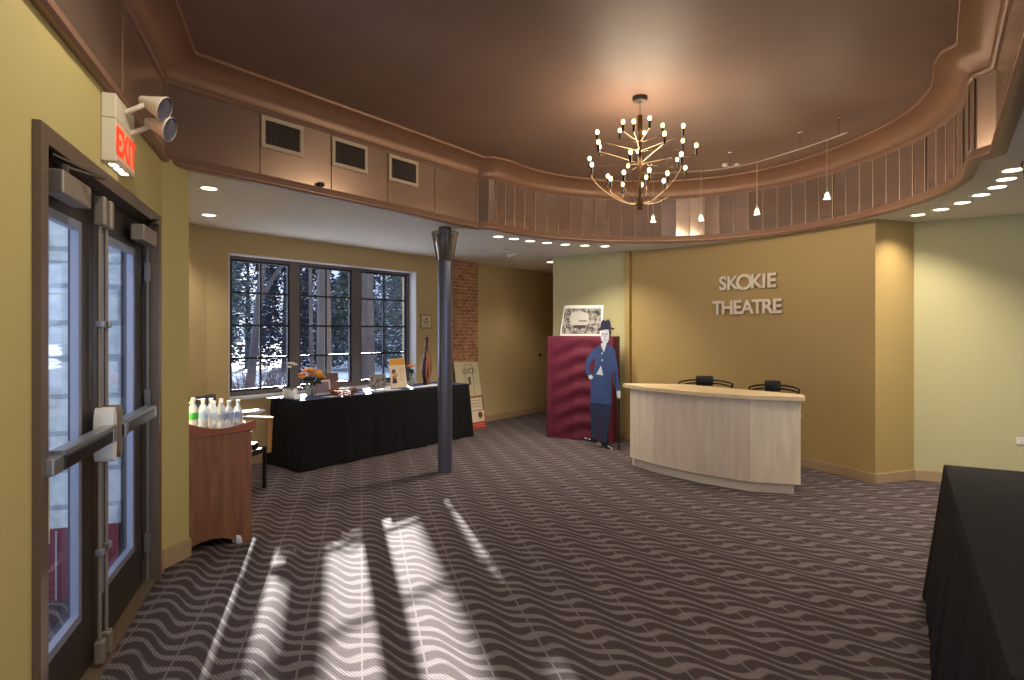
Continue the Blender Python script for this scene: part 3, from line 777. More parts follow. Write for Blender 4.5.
# ================================================================ DRAPED TABLES
def drape(name, corners, h, flare, m, parent, folds=.012, nf=38, seed=1, hem=.012, nz=9, lead=.03):
    """cloth over a table: flat top, rounded shoulder, skirt falling in folds to the hem"""
    rnd = random.Random(seed); n = len(corners); pts = []; cor = []
    for i in range(n):
        a, b = corners[i], corners[(i+1) % n]; L = (b-a).length; k = max(8, int(L/.03))
        for j in range(k): pts.append(a.lerp(b, j/k)); cor.append(min(j, k-j)*L/k)
    N = len(pts); c = sum(corners, Vector((0, 0)))/n
    nor = []
    for i in range(N):
        t = (pts[(i+1) % N]-pts[i-1]).normalized(); q = Vector((t.y, -t.x))
        if q.dot(pts[i]-c) < 0: q = -q
        nor.append(q)
    ph = [rnd.uniform(0, 6.28) for _ in range(6)]
    per = 0; wv = []
    for i in range(N):
        per += (pts[i]-pts[i-1]).length if i else 0
        wv.append(.5*math.sin(per*11+ph[0])+.3*math.sin(per*23+ph[1]+2*math.sin(per*3+ph[2]))+.2*math.sin(per*41+ph[3]))
    b = bmesh.new(); rows = []
    def row(off, z, amt, cf=0):
        r = []
        for i in range(N):
            e = math.exp(-(cor[i]/.07)**2)
            p = pts[i]+nor[i]*(off+folds*amt*wv[i]+e*cf)
            r.append((p.x, p.y, z))
        rows.append(r)
    row(-.012, h, 0); row(-.004, h-.002, 0); row(0, h-.010, 0)
    for k in range(1, nz+1):
        t = k/nz; row(flare*t, (h-.01)*(1-t)+hem*t, t**.7, lead*t)
    mb = MB(); mb.b.free(); mb.b = b; mb.grid(rows, True)
    vs = list(b.verts)[:N]; b.faces.new(vs)
    return mb.build(name, m, parent, True)
# long table by the window
TL, TR = at(302, 401.3, .75), at(469, 383.8, .75)
tdir = (TR-TL).normalized(); tn = Vector((-tdir.y, tdir.x))
if tn.dot(wn) > 0: tn = -tn
TBL, TBR = TL+tn*.60, TR+tn*.58
lt = thing('long_table', 'long folding table by the window under a black cloth', 'table', (*(TL.lerp(TBR, .5)), 0), math.atan2(tdir.y, tdir.x))
LL = (TR-TL).length
m = MB(); m.box((0, 0, .73), (LL-.03, .55, .028)); m.build('tabletop', M_wood, lt)
for sx in (-1, 1):
    for sy in (-1, 1):
        m = MB(); m.tube([(sx*(LL/2-.2), sy*.24, .0), (sx*(LL/2-.2), sy*.24, .716)], .014); m.build('leg', M_alu, lt, True)
o = drape('tablecloth', [TL, TR, TBR, TBL], .752, .035, M_blackcloth, None, .024, seed=3, lead=.035)
tag(o, 'black floor-length cloth over the long window table', 'tablecloth')
mb = MB(); c4 = [TL, TR, TBR, TBL]; cm = sum(c4, Vector((0, 0)))/4
mb.prism([p.lerp(cm, .012) for p in c4], .7525, .7545); tag(mb.build('table_runner', M_skynavy), 'navy blue top cloth on the long window table, tinted for sky reflection', 'cloth')
TH = .7545
def ton(px, py, h=TH): return at(px, py, h)
# black table in the right foreground
A1 = at(943.5, 464.5, .76); e1 = Vector((.545, .838)); e2 = Vector((.875, -.484))
A2 = A1-e1*2.44; A3 = A2+e2*.8; A4 = A1+e2*.9
ft = thing('display_table', 'folding table under black cloth in the right foreground', 'table', (*(A1.lerp(A3, .5)), 0), math.atan2(e1.y, e1.x))
m = MB(); m.box((0, 0, .737), (2.36, .70, .028)); m.build('tabletop', M_wood, ft)
for sx in (-1, 1):
    for sy in (-1, 1):
        m = MB(); m.tube([(sx*.95, sy*.28, 0), (sx*.95, sy*.28, .722)], .014); m.build('leg', M_alu, ft, True)
M_char = mat('charcoal_cloth', (30, 28, 33), .8, noise=(50, .15, ST1), spec=.12)
o = drape('tablecloth', [A1, A4, A3, A2], .762, .085, M_char, None, .008, seed=8, lead=.02)
tag(o, 'plain black cloth hanging to the carpet at the right edge', 'tablecloth')

# maroon draped display box
Q1, Q2 = at(547, 437), at(622, 444.5)
qd = (Q2-Q1).normalized(); qn = Vector((-qd.y, qd.x)); QH = 1.43
Q2 = Q1+qd*.98
qb = thing('display_box', 'tall box hidden under the maroon cloth beside the pale wall', 'box', (*(Q1.lerp(Q2+qn*.28, .5)), 0), math.atan2(qd.y, qd.x))
m = MB(); m.box((0, 0, QH/2-.01), (.86, .13, QH-.03), bev=.01); m.build('box_body', M_black, qb)
o = drape('draped_cloth', [Q1+qn*.02, Q2+qn*.02, Q2+qn*.27, Q1+qn*.27], QH, .01, M_maroon, None, .022, seed=11, hem=.006, nz=24, lead=.0)
me = o.data
for v in me.vertices:                                            # heavy swags across the front
    if .02 < v.co.z < QH-.03:
        s = (Vector((v.co.x, v.co.y))-Q1).dot(qd)/.98
        sag = math.sin((v.co.z-.18*math.sin(PI*min(1, max(0, s)))+.04*math.sin(s*7))*2*PI/.23)
        k = .022*sag*math.sin(PI*min(1, max(0, s)))
        v.co.x += -qn.x*k; v.co.y += -qn.y*k
tag(o, 'maroon cloth draped over the tall box in swags', 'cloth')
# photo board on top
bp_ = Q1.lerp(Q2, .44)+qn*.16
bd = thing('photo_board', 'white-bordered black and white photograph board leaning on top of the maroon display', 'photograph', (bp_.x, bp_.y, QH+.004), math.atan2(qd.y, qd.x))
bd.rotation_euler[0] = -.12
m = MB(); m.xz([(-.31, 0), (.33, .0), (.335, .425), (-.26, .435)], 0, .006); m.build('board', M_white, bd)
def photomat():
    m = bpy.data.materials.new('monochrome_print'); m.use_nodes = True; MC['photo'] = m
    n = m.node_tree.nodes; l = m.node_tree.links; b = n['Principled BSDF']; b.inputs['Roughness'].default_value = .5
    tc = n.new('ShaderNodeTexCoord'); nz = n.new('ShaderNodeTexNoise'); nz.inputs['Scale'].default_value = 14; nz.inputs['Detail'].default_value = 8; nz.inputs['Roughness'].default_value = .7
    l.new(tc.outputs['Object'], nz.inputs['Vector']); r = n.new('ShaderNodeValToRGB'); l.new(nz.outputs['Fac'], r.inputs[0])
    r.color_ramp.elements[0].position = .42; r.color_ramp.elements[0].color = lin((40, 40, 38)); r.color_ramp.elements[1].position = .58; r.color_ramp.elements[1].color = lin((168, 164, 156))
    l.new(r.outputs[0], b.inputs['Base Color']); return m
M_photo = photomat()
m = MB(); m.xz([(-.285, .025), (.305, .025), (.31, .385), (-.25, .39)], -.002, 0); m.build('print', M_photo, bd)
M_pgrey = mat('print_pale_grey', (176, 172, 166), .6); M_pdark = mat('print_dark_grey', (52, 50, 48), .6)
m = MB(); m.xz([(-.12, .14), (.10, .14), (.13, .22), (.12, .31), (.0, .35), (-.14, .33), (-.17, .22)], -.003, -.002); m.build('printed_sky', M_pgrey, bd)
m = MB(); m.xz([(-.02, .20), (.1, .20), (.1, .215), (-.02, .215)], -.004, -.003); m.xz([(-.1, .11), (.12, .11), (.12, .15), (-.1, .15)], -.004, -.003); m.build('printed_house', M_pdark, bd)
m = MB(); m.bar((.05, -.004, .02), (.14, -.004, .23), .012, .003); m.bar((-.24, -.004, .14), (-.16, -.004, .03), .008, .003); m.build('printed_path', M_white, bd)

# ================================================================ CARDBOARD STANDEE (plain stand-in figure)
S1, S2 = at(587, 446), at(613, 449.5)
sdir = (S2-S1).normalized()
sp = S1.lerp(S2, .5)
sd_ = thing('cardboard_standee', 'life-size cardboard cutout person in blue suit and dark hat before the maroon cloth', 'standee', (sp.x, sp.y, 0), math.atan2(sdir.y, sdir.x))
k = .00283*.985
def C(x, y): return ((x-178)*k, (640-y)*k)
def shape(name, m, P, y0, y1, par=sd_): q = MB(); q.xz([C(*p) for p in P], y0, y1); return q.build(name, m, par)
M_suit = mat('printed_blue_suit', (52, 74, 122), .5, noise=(5, .2, ST1)); M_suitd = mat('printed_navy_trousers', (38, 50, 78), .5, noise=(5, .15, ST1))
M_face = mat('printed_pale_face', (205, 208, 216), .5); M_ink = mat('printed_black', (20, 20, 30), .5); M_hat = mat('printed_navy_hat', (36, 36, 66), .5)
shape('jacket', M_suit, [(170, 172), (188, 160), (212, 160), (238, 172), (256, 190), (266, 250), (274, 330), (282, 372), (262, 378), (250, 330), (240, 270), (236, 440), (180, 446), (128, 440),
      (130, 330), (118, 316), (104, 296), (98, 262), (108, 232), (138, 192)], 0, .008)
shape('arm_gap', M_maroon, [(152, 222), (128, 250), (126, 284), (140, 304), (150, 270)], -.002, 0)
shape('trousers', M_suitd, [(128, 438), (236, 438), (226, 520), (214, 612), (180, 618), (172, 560), (176, 500), (170, 500), (166, 610), (134, 606), (130, 540)], 0, .008)
shape('collar', M_face, [(184, 158), (214, 158), (200, 200), (190, 182)], -.003, 0)
shape('shirt_point', M_face, [(160, 302), (196, 306), (184, 262)], -.003, 0)
face = [(183+22+22*math.cos(a), 122+38*math.sin(a)) for a in [2*PI*i/22 for i in range(22)]]
shape('head', M_face, face, -.001, .008)
shape('hair', M_ink, [(226, 96), (236, 100), (233, 128), (226, 134)], -.001, .006)
for ex_ in (194, 214):
    shape('eye', M_ink, [(ex_+4.5*math.cos(a), 115+3*math.sin(a)) for a in [2*PI*i/10 for i in range(10)]], -.003, -.001)
shape('nose', mat('printed_grey', (150, 152, 164), .5), [(203, 117), (206, 117), (208, 132), (201, 132)], -.003, -.001)
shape('mouth', mat('printed_grey', (150, 152, 164), .5), [(197, 142), (212, 142), (209, 147), (200, 147)], -.003, -.001)
shape('hat', M_hat, [(162, 96), (182, 84), (184, 62), (192, 50), (207, 56), (222, 48), (231, 60), (233, 84), (252, 90), (250, 96), (208, 95), (176, 101)], -.002, .010)
shape('hand', M_face, [(264, 374), (282, 370), (285, 392), (278, 408), (267, 400)], -.001, .008)
shape('hand', M_face, [(118, 310), (134, 306), (144, 318), (130, 328), (120, 322)], -.003, .0)
for x in (186, 186): pass
for y in (205, 236): shape('button', M_face, [(190+4*math.cos(a), y+4*math.sin(a)) for a in [2*PI*i/10 for i in range(10)]], -.003, 0)
shape('shoe', M_ink, [(92, 600), (112, 594), (134, 600), (166, 606), (160, 620), (110, 618), (94, 610)], -.001, .008)
shape('shoe', M_ink, [(180, 612), (212, 610), (232, 620), (250, 632), (246, 641), (214, 641), (184, 624)], -.001, .008)
for (x, y) in ((104, 604), (124, 606), (226, 628), (240, 634)): shape('shoe_highlight', M_face, [(x-7, y-3), (x+7, y-2), (x+5, y+4), (x-5, y+3)], -.003, -.001)
m = MB(); m.bar(((272-178)*k, .02, .0), ((256-178)*k, .012, 1.0), .028, .012); m.bar((.02, .18, 0), (.02, .01, .95), .03, .006); m.build('support_strut', M_black, sd_)
# black flight-case-like drape in the shade at the right of the standee
# ================================================================ WOODEN BOTTLE STAND
cp0, cp1 = at(189, 553), at(254, 540.5)
cdir = (cp1-cp0).normalized(); cback = Vector((-cdir.y, cdir.x))
c0 = cp0-cdir*.12                                         # its left end is hidden behind the wall end
CW = (cp1-c0).length
console = thing('wooden_stand', 'cherry wood drinks stand with scalloped rim beside the door wall', 'stand', (*c0, 0), math.atan2(cdir.y, cdir.x))
DEP = .46
def wave(t): return .875-.055*math.sin(PI*min(1, max(0, (t-.12)/.88)))**1.3-.03*t
for y0 in (0, DEP-.02):
    m = MB(); P = [(0.015, 0), (.10, 0)]+[(.10+(CW-.2)*i/10, .065*math.sin(PI*i/10)**.6) for i in range(1, 10)]+[(CW-.1, 0), (CW-.015, 0), (CW-.015, .78), (.015, .78)]
    m.xz(P, y0, y0+.02); m.build('side_panel', M_cherry, console)
    m = MB(); P = [(-.01, .765), (CW+.012, .80)]+[((CW+.012)*(1-i/16)-.01*i/16, wave(1-i/16)+.02) for i in range(17)]
    m.xz(P, y0-.012 if y0 == 0 else y0, y0 if y0 == 0 else y0+.032); m.build('scalloped_rim', mat('cherry_rim', (150, 82, 48), .4, noise=(3, .22, (1, 6, 6))), console)
m = MB(); m.box((.025, DEP/2, .45), (.018, DEP-.04, .76)); m.box((CW-.025, DEP/2, .45), (.018, DEP-.04, .76)); m.build('end_panel', M_cherry, console)
m = MB(); m.box((CW/2, DEP/2, .79), (CW-.05, DEP-.02, .02)); m.build('tray', M_cherry, console)
m = MB(); m.box((CW/2, DEP/2, .12), (CW-.06, DEP-.05, .02)); m.build('lower_shelf', M_cherry, console)
def cl(x, y): return c0+cdir*x+cback*y
def bottle(px, d, label, capcol, col, hgt=.2, lab=None):
    # px bearing, d depth inside the tray
    k_ = (px-512)/F; o_ = c0+cback*d; t_ = (k_*o_.y-o_.x)/(cdir.x-k_*cdir.y); p = o_+cdir*t_
    t = thing('water_bottle', label, 'bottle', (p.x, p.y, .801), 0, 'bottles on the wooden stand')
    s = hgt/.2
    m = MB(); m.lathe([(0, 0), (.026, 0), (.030, .01), (.030, .05), (.027, .06), (.030, .07), (.030, .12), (.024, .145), (.012, .168), (.011, .180), (0, .180)][0:] if s == 1 else [(a*1.1, b*s) for a, b in [(0, 0), (.026, 0), (.030, .01), (.030, .12), (.024, .145), (.012, .168), (.011, .180), (0, .180)]], n=18)
    m.build('bottle_body', col, t, True)
    m = MB(); m.lathe([(0, .178*s), (.014, .178*s), (.014, .2*s), (0, .2*s)], n=14); m.build('cap', capcol, t, True)
    m = MB(); m.lathe([(.0308*(1 if s == 1 else 1.1), .075*s), (.0308*(1 if s == 1 else 1.1), .115*s)], n=18); m.build('bottle_label', lab or mat('blue_white_label', (176, 190, 220), .5), t, True)
M_bot = mat('frosted_bottle', (240, 244, 248), .15, trans=.4); M_greenb = mat('green_bottle', (90, 190, 110), .15, trans=.3)
bottle(193, .10, 'bottle with bright green lower half, leftmost on the wooden stand', M_white, M_bot, .235, mat('green_label', (70, 180, 90), .5))
bl = ['clear water bottle directly right of the green one', 'tallest-looking clear bottle at the back of the cluster', 'clear bottle in the middle of the cluster', 'clear bottle at the back right of the cluster',
      'clear bottle second from the right in front', 'clear bottle in front of the cluster middle', 'clear bottle at the right end of the cluster']
for (px, d, h), lb in zip(((203, .20, .22), (211, .34, .2), (214, .16, .2), (221, .30, .2), (229, .10, .2), (221, .07, .2), (238, .12, .2)), bl): bottle(px, d, lb, M_white, M_bot, h if h != .22 else .215)
p = cl(.20, .27)
t = thing('wire_rack', 'thin wire loop carrier standing among the bottles', 'rack', (p.x, p.y, .801), .6)
m = MB(); m.tube([(-.06, 0, 0), (-.06, 0, .16), (-.03, 0, .20), (0, 0, .21), (.03, 0, .2), (.06, 0, .16), (.06, 0, 0)], .004, 6); m.tube([(.07*math.cos(a), .05*math.sin(a), .06) for a in [2*PI*i/20 for i in range(21)]], .003, 6)
m.build('wire', M_chrome, t, True); m = MB(); m.box((0, 0, .006), (.13, .09, .012), bev=.003); m.build('wooden_base', M_wood, t)
# leaflets over the right edge of the stand
p = cl(CW-.02, .24)
t = thing('leaflet_stack', 'silver-grey leaflets fanned on the right corner of the wooden stand', 'leaflets', (p.x, p.y, .885), math.atan2(cdir.y, cdir.x))
for i in range(3):
    m = MB(); m.box((.02+.01*i, .0, .003+i*.006), (.20, .13, .004), Matrix.Rotation(.25*i-.2, 3, 'Z')); m.build('leaflet', mat('leaflet_grey', (180, 184, 200), .35), t)
m = MB(); m.box((-.03, 0, -.045), (.04, .08, .085)); m.build('leaflet_block', M_paper, t)
# crumpled paper under the stand
p = at(236.5, 543); r_ = random.Random(2)
m = MB(); bmesh.ops.create_icosphere(m.b, subdivisions=2, radius=.045)
for v in m.b.verts: v.co *= r_.uniform(.65, 1.15); v.co.z = max(-.03, v.co.z*1.3)
o = m.build('crumpled_paper', M_paper, loc=(p.x, p.y+.02, .031)); tag(o, 'crumpled white paper on the carpet under the wooden stand', 'paper')

# ================================================================ ARMCHAIR in the alcove
acx = Vector((-2.62, 5.52))
ac = thing('armchair', 'wooden armchair with dark upholstery between the drinks stand and the long table', 'chair', (acx.x, acx.y, 0), -.15)
# faces +x
m = MB(); m.box((-.03, 0, .41), (.42, .46, .07), bev=.02); m.build('seat', M_black, ac, True)
m = MB(); m.box((-.26, 0, .68), (.05, .46, .44), Matrix.Rotation(-.15, 3, 'Y'), .02); m.build('backrest', M_gray, ac, True)
for sy in (-1, 1):
    m = MB(); m.box((.02, sy*.27, .665), (.54, .045, .028), bev=.008); a_ = m.build('armrest', M_wood, ac)
    m = MB(); m.bar((.27, sy*.27, .66), (.255, sy*.27, .34), .035, .028); m.build('arm_post', M_wood, ac); m = MB(); m.bar((.22, sy*.25, .40), (.22, sy*.25, 0), .03, .025); m.build('leg', M_black, ac)
    m = MB(); m.bar((-.22, sy*.27, .66), (-.27, sy*.27, 0), .035, .028); m.build('leg', M_black, ac)
for sx in (-.24, .24): pass
m = MB(); m.box((.22, 0, .37), (.03, .50, .05)); m.box((-.22, 0, .37), (.03, .50, .05)); m.build('seat_rail', M_black, ac)

# ================================================================ THINGS ON THE LONG TABLE
tz = math.atan2(tdir.y, tdir.x)
def tp(u, d, z=TH):   # u along from the left end, d back from the front edge
    p = TL+tdir*u+tn*d; return (p.x, p.y, z)
def tu(px, d):
    k_ = (px-512)/F; o_ = TL+tn*d; return (k_*o_.y-o_.x)/(tdir.x-k_*tdir.y)
def tpx(px, d): return tp(tu(px, d), d)
# orchid
t = thing('potted_orchid', 'white orchid in a pale pot at the left end of the table', 'plant', tpx(290, .40))
m = MB(); m.lathe([(0, 0), (.055, 0), (.075, .03), (.08, .09), (.07, .10), (.068, .085), (0, .08)]); m.build('pot', M_white, t, True)
M_leaf = mat('orchid_leaf', (60, 80, 60), .4, noise=(8, .2, ST1))
for a in (0.2, 2.1, 3.6, 5.2):
    m = MB(); c, s = math.cos(a), math.sin(a); rows = []
    for i in range(7):
        tt = i/6; w_ = .026*math.sin(PI*min(1, tt*.9+.1)); r_ = .02+.15*tt; z_ = .09+.09*tt-.10*tt*tt
        rows.append([(c*r_-s*w_, s*r_+c*w_, z_+.006), (c*r_, s*r_, z_), (c*r_+s*w_, s*r_-c*w_, z_+.006)])
    m.grid(rows); m.build('leaf', M_leaf, t, True)
m = MB(); m.tube(catmull([Vector((0, 0, .08)), Vector((.01, 0, .22)), Vector((.0, .01, .33)), Vector((.05, .0, .37))], 4), .004, 6); m.build('stem', M_leaf, t, True)
for (x, y, z) in ((.0, .0, .34), (.03, .01, .375), (.06, .0, .365), (.01, -.02, .38)):
    m = MB()
    for j in range(5):
        a = 2*PI*j/5; q = Matrix.Rotation(a, 3, 'Z') @ Matrix.Rotation(1.2, 3, 'X')
        m.lathe([(0, 0), (.012, .008), (.014, .018), (0, .03)], (x, y, z), 6, q)
    m.build('bloom', mat('orchid_white', (228, 228, 205), .5), t, True)
# orange flowers in a vase
def flowers(t, n, R, zc, seed, size=.03, vase=True):
    r_ = random.Random(seed)
    M_o = [mat('orange_petal', (236, 142, 44), .6), mat('yellow_petal', (240, 180, 70), .6), mat('peach_petal', (238, 190, 130), .6)]
    for i in range(n):
        a = r_.uniform(0, 2*PI); q = math.sqrt(r_.random())*R; x, y = math.cos(a)*q, math.sin(a)*q; z = zc+.75*R*(1-(q/R)**2)+r_.uniform(-.01, .01)
        m = MB()
        for ring_, (cnt, rr_, up_) in enumerate(((8, size, .3), (7, size*.75, .7), (5, size*.45, 1.1))):
            for j in range(cnt):
                b = 2*PI*j/cnt+ring_; d = Vector((math.cos(b)*math.cos(up_), math.sin(b)*math.cos(up_), math.sin(up_)))
                m.lathe([(0, 0), (size*.28, rr_*.5), (size*.22, rr_*.9), (0, rr_*1.05)], (x, y, z), 5, d.to_track_quat('Z', 'Y').to_matrix())
        m.build('bloom', M_o[i % 3] if i % 4 else M_o[0], t, True)
    m = MB()
    for i in range(n*5):
        a = r_.uniform(0, 2*PI); q = r_.uniform(.2, 1.05)*R; c = Vector((math.cos(a)*q, math.sin(a)*q, zc-r_.uniform(.0, .07)))
        d = Vector((r_.uniform(-1, 1), r_.uniform(-1, 1), r_.uniform(-.4, .6))).normalized()*.035; e = d.orthogonal().normalized()*.012
        v = [m.b.verts.new(c+w_) for w_ in (-d, e, d, -e)]; m.b.faces.new(v)
    m.build('foliage', mat('bouquet_leaf', (44, 58, 40), .6), t)
t = thing('flower_vase', 'orange and yellow flowers in a squat glass vase', 'flowers', tpx(311, .36))
m = MB(); m.lathe([(0, .004), (.05, .004), (.06, .02), (.062, .12), (.056, .125), (.054, .12), (.054, .02), (0, .014)]); m.build('vase', M_vase, t, True)
m = MB()
for i in range(9): a = i*.7; m.tube([(.02*math.cos(a), .02*math.sin(a), .01), (.05*math.cos(a+2), .05*math.sin(a+2), .17)], .004, 5)
m.build('stems', M_leaf, t); flowers(t, 20, .12, .215, 5, .046)
def frame_thing(name, label, cat, px, d, w_, h_, mframe, mpic, lean=-.16, rot=0, b=.02, z=TH):
    t = thing(name, label, cat, tpx(px, d), tz+rot)
    t.location.z = z+.002; t.rotation_euler[0] = lean
    m = MB(); y0, y1 = -.012, 0
    for P in ([(-w_/2, 0), (w_/2, 0), (w_/2, b), (-w_/2, b)], [(-w_/2, h_-b), (w_/2, h_-b), (w_/2, h_), (-w_/2, h_)], [(-w_/2, b), (-w_/2+b, b), (-w_/2+b, h_-b), (-w_/2, h_-b)], [(w_/2-b, b), (w_/2, b), (w_/2, h_-b), (w_/2-b, h_-b)]): m.xz(P, y0, y1)
    m.build('frame', mframe, t)
    m = MB(); m.xz([(-w_/2+b, b), (w_/2-b, b), (w_/2-b, h_-b), (-w_/2+b, h_-b)], -.006, -.002); m.build('picture', mpic, t)
    m = MB(); m.bar((0, .0, h_*.7), (0, .09, .0-.015*0+.015), .03, .004); m.build('easel_leg', M_black, t)
    return t
frame_thing('picture_frame', 'silver-white framed certificate standing behind the basket', 'picture frame', 322, .34, .24, .17, M_white, mat('mauve_certificate', (138, 130, 146), .5, noise=(24, .2, (1, 1, 4))), rot=.0)
frame_thing('picture_frame', 'brown wooden frame standing right behind the silver-white certificate', 'picture frame', 330, .47, .26, .235, mat('red_brown_frame', (122, 84, 72), .5), mat('brown_print', (110, 92, 92), .6), b=.03)
# basket
t = thing('wicker_basket', 'shallow brown wicker basket with an arched handle on the table', 'basket', tpx(343, .12), tz)
M_wick = mat('wicker', (140, 88, 62), .7, noise=(60, .3, ST1))
m = MB()
for i in range(6): z = .008+.011*i; R = .085+.011*i; m.tube([(R*1.25*math.cos(a), R*math.sin(a), z+.003*math.sin(a*12+i*PI)) for a in [2*PI*k/40 for k in range(41)]], .0065, 6)
m.lathe([(0, .004), (.09, .006)]); m.build('bowl', M_wick, t, True)
m = MB(); m.tube([(.15*1.1*math.cos(a), 0, .06+.12*math.sin(a)) for a in [PI*k/16 for k in range(17)]], .006, 6); m.build('handle', M_wick, t, True)
# small dark photo frame
frame_thing('picture_frame', 'small silver frame with a black and white picture in front of the window', 'picture frame', 378.5, .34, .26, .19, mat('silver_green_frame', (140, 148, 146), .4, .4), M_photo, b=.024)
# poster card
t = thing('poster_card', 'cream poster card with an orange banner and a woman in dark dress', 'poster', tpx(399.5, .30), tz); t.location.z = TH+.002; t.rotation_euler[0] = -.14
m = MB(); m.xz([(-.135, 0), (.135, 0), (.135, .385), (-.135, .385)], 0, .006); m.build('card', mat('cream_card', (222, 206, 176), .6), t)
M_or = mat('orange_print', (226, 160, 62), .6); m = MB(); m.xz([(-.13, .30), (.13, .30), (.13, .38), (.05, .375), (0, .385), (-.06, .372), (-.13, .38)], -.002, 0); m.build('banner', M_or, t)
M_sk = mat('printed_skin', (176, 112, 78), .6)
m = MB(); m.xz([(-.115, .06), (-.03, .06), (-.035, .14), (-.01, .18), (-.02, .19), (-.055, .16), (-.075, .17), (-.105, .15)], -.002, 0); m.build('printed_figure', M_sk, t)
m = MB(); m.xz([(-.105, .06), (-.035, .06), (-.045, .11), (-.08, .13), (-.10, .10)], -.003, -.002); m.xz([(-.075+.033*math.cos(a), .21+.033*math.sin(a)) for a in [2*PI*i/16 for i in range(16)]], -.003, -.002); m.build('printed_dress_and_hair', mat('printed_dark', (40, 24, 26), .6), t)
m = MB(); m.xz([(-.078+.018*math.cos(a), .195+.021*math.sin(a)) for a in [2*PI*i/16 for i in range(16)]], -.004, -.003); m.build('printed_face', M_sk, t)
m = MB()
for i in range(8): m.xz([(.02, .25-i*.022), (.115-.01*(i % 3), .25-i*.022), (.115-.01*(i % 3), .256-i*.022), (.02, .256-i*.022)], -.002, 0)
m.build('printed_lines', mat('soft_red_ink', (190, 140, 120), .6), t)
m = MB(); m.bar((0, .004, .25), (0, .10, .014), .04, .004); m.build('easel_leg', M_wood, t)
# small bouquet by the right window jamb
t = thing('flower_vase', 'small orange bouquet half hidden behind the poster card', 'flowers', tpx(411.5, .40))
m = MB(); m.lathe([(0, 0), (.03, 0), (.035, .05), (.02, .13), (.025, .15), (0, .15)]); m.build('vase', M_vase, t, True); flowers(t, 6, .055, .235, 9, .036)
m = MB(); 
for i in range(6): a = i*1.05; m.tube([(0, 0, .1), (.03*math.cos(a), .03*math.sin(a), .23)], .003, 5)
m.build('stems', M_leaf, t)
# tall vase
t = thing('tall_vase', 'tall slender brown striped bottle vase on the long table', 'vase', tpx(426.5, .30))
def striped():
    m = bpy.data.materials.new('striped_brown_glaze'); m.use_nodes = True; n = m.node_tree.nodes; l = m.node_tree.links; b = n['Principled BSDF']; b.inputs['Roughness'].default_value = .2
    tc = n.new('ShaderNodeTexCoord'); mp = n.new('ShaderNodeMapping'); mp.inputs['Scale'].default_value = (14, 14, .8); l.new(tc.outputs['Object'], mp.inputs[0])
    nz = n.new('ShaderNodeTexNoise'); nz.inputs['Scale'].default_value = 2; l.new(mp.outputs[0], nz.inputs['Vector']); r = n.new('ShaderNodeValToRGB'); l.new(nz.outputs['Fac'], r.inputs[0])
    r.color_ramp.elements[0].color = lin((52, 30, 28)); r.color_ramp.elements[0].position = .45; r.color_ramp.elements[1].color = lin((150, 96, 78)); r.color_ramp.elements[1].position = .6
    l.new(r.outputs[0], b.inputs['Base Color']); return m
m = MB(); vp = [Vector((.042, 0)), Vector((.05, .06)), Vector((.068, .18)), Vector((.074, .27)), Vector((.062, .36)), Vector((.034, .45)), Vector((.022, .52)), Vector((.022, .60)), Vector((.030, .66))]
m.lathe([(0, 0)]+[(p.x, p.y) for p in catmull(vp, 4)]+[(.024, .655), (.018, .6), (0, .58)], n=28); m.build('vase_body', striped(), t, True)
# loose papers
r_ = random.Random(6)
pl = ['white sheet at the front left corner of the table', 'folded white tent card near the flowers', 'white sheet under the basket', 'white booklet right of the basket', 'white leaflet in front of the small silver frame',
      'white sheet left of the poster card', 'open white brochure in front of the poster card', 'white sheet between poster card and tall vase', 'white sheet in front of the tall vase', 'white sheet by the column']
for i, (px, d, w_, h_, rot) in enumerate(((275, .50, .15, .1, .1), (298, .2, .06, .06, .6), (333, .10, .22, .12, .1), (365, .22, .16, .1, .4), (358, .06, .14, .09, -.1), (380, .12, .2, .12, .2), (392, .10, .22, .12, -.2), (414, .12, .21, .12, .1), (427, .12, .24, .15, .0), (434, .18, .2, .15, .3))):
    p = tpx(px, d); m = MB(); m.box((0, 0, .002), (w_, h_, .003)); o = m.build('paper_sheet', M_paper, None, loc=(p[0], p[1], TH+.0008+i*.0009)); o.rotation_euler = (0, 0, tz+rot)
    tag(o, pl[i], 'paper', 'papers on the long table')
for px, lb in ((388, 'white folded tent card standing in front of the poster card'), (297.5, 'small white tent card in front of the orange flowers')):
    p = tpx(px, .17 if px > 300 else .22); m = MB(); 
    m.box((0, -.012, .022), (.07, .002, .05), Matrix.Rotation(-.5, 3, 'X')); m.box((0, .012, .022), (.07, .002, .05), Matrix.Rotation(.5, 3, 'X'))
    o = m.build('tent_card', M_paper, loc=(p[0], p[1], TH+.006)); o.rotation_euler = (0, 0, tz-.8); tag(o, lb, 'card')
# plaque on the wall
s_ = wray(425.5); p = wpt(s_)
t = thing('wall_plaque', 'small cream framed notice on the wall beside the window', 'plaque', (p.x, p.y, 1.64), wang)
m = MB(); m.box((0, -.008, 0), (.23, .016, .215), bev=.003); m.build('frame', mat('plaque_frame', (150, 130, 96), .5), t)
m = MB(); m.box((0, -.0175, 0), (.19, .003, .175)); m.build('notice', mat('plaque_paper', (206, 192, 160), .6), t)
m = MB(); m.box((0, -.0195, .035), (.03, .002, .03)); 
for i in range(3): m.box((0, -.0195, .0-i*.018), (.12-.03*i, .002, .007))
m.build('notice_text', mat('notice_ink', (70, 66, 60), .6), t)
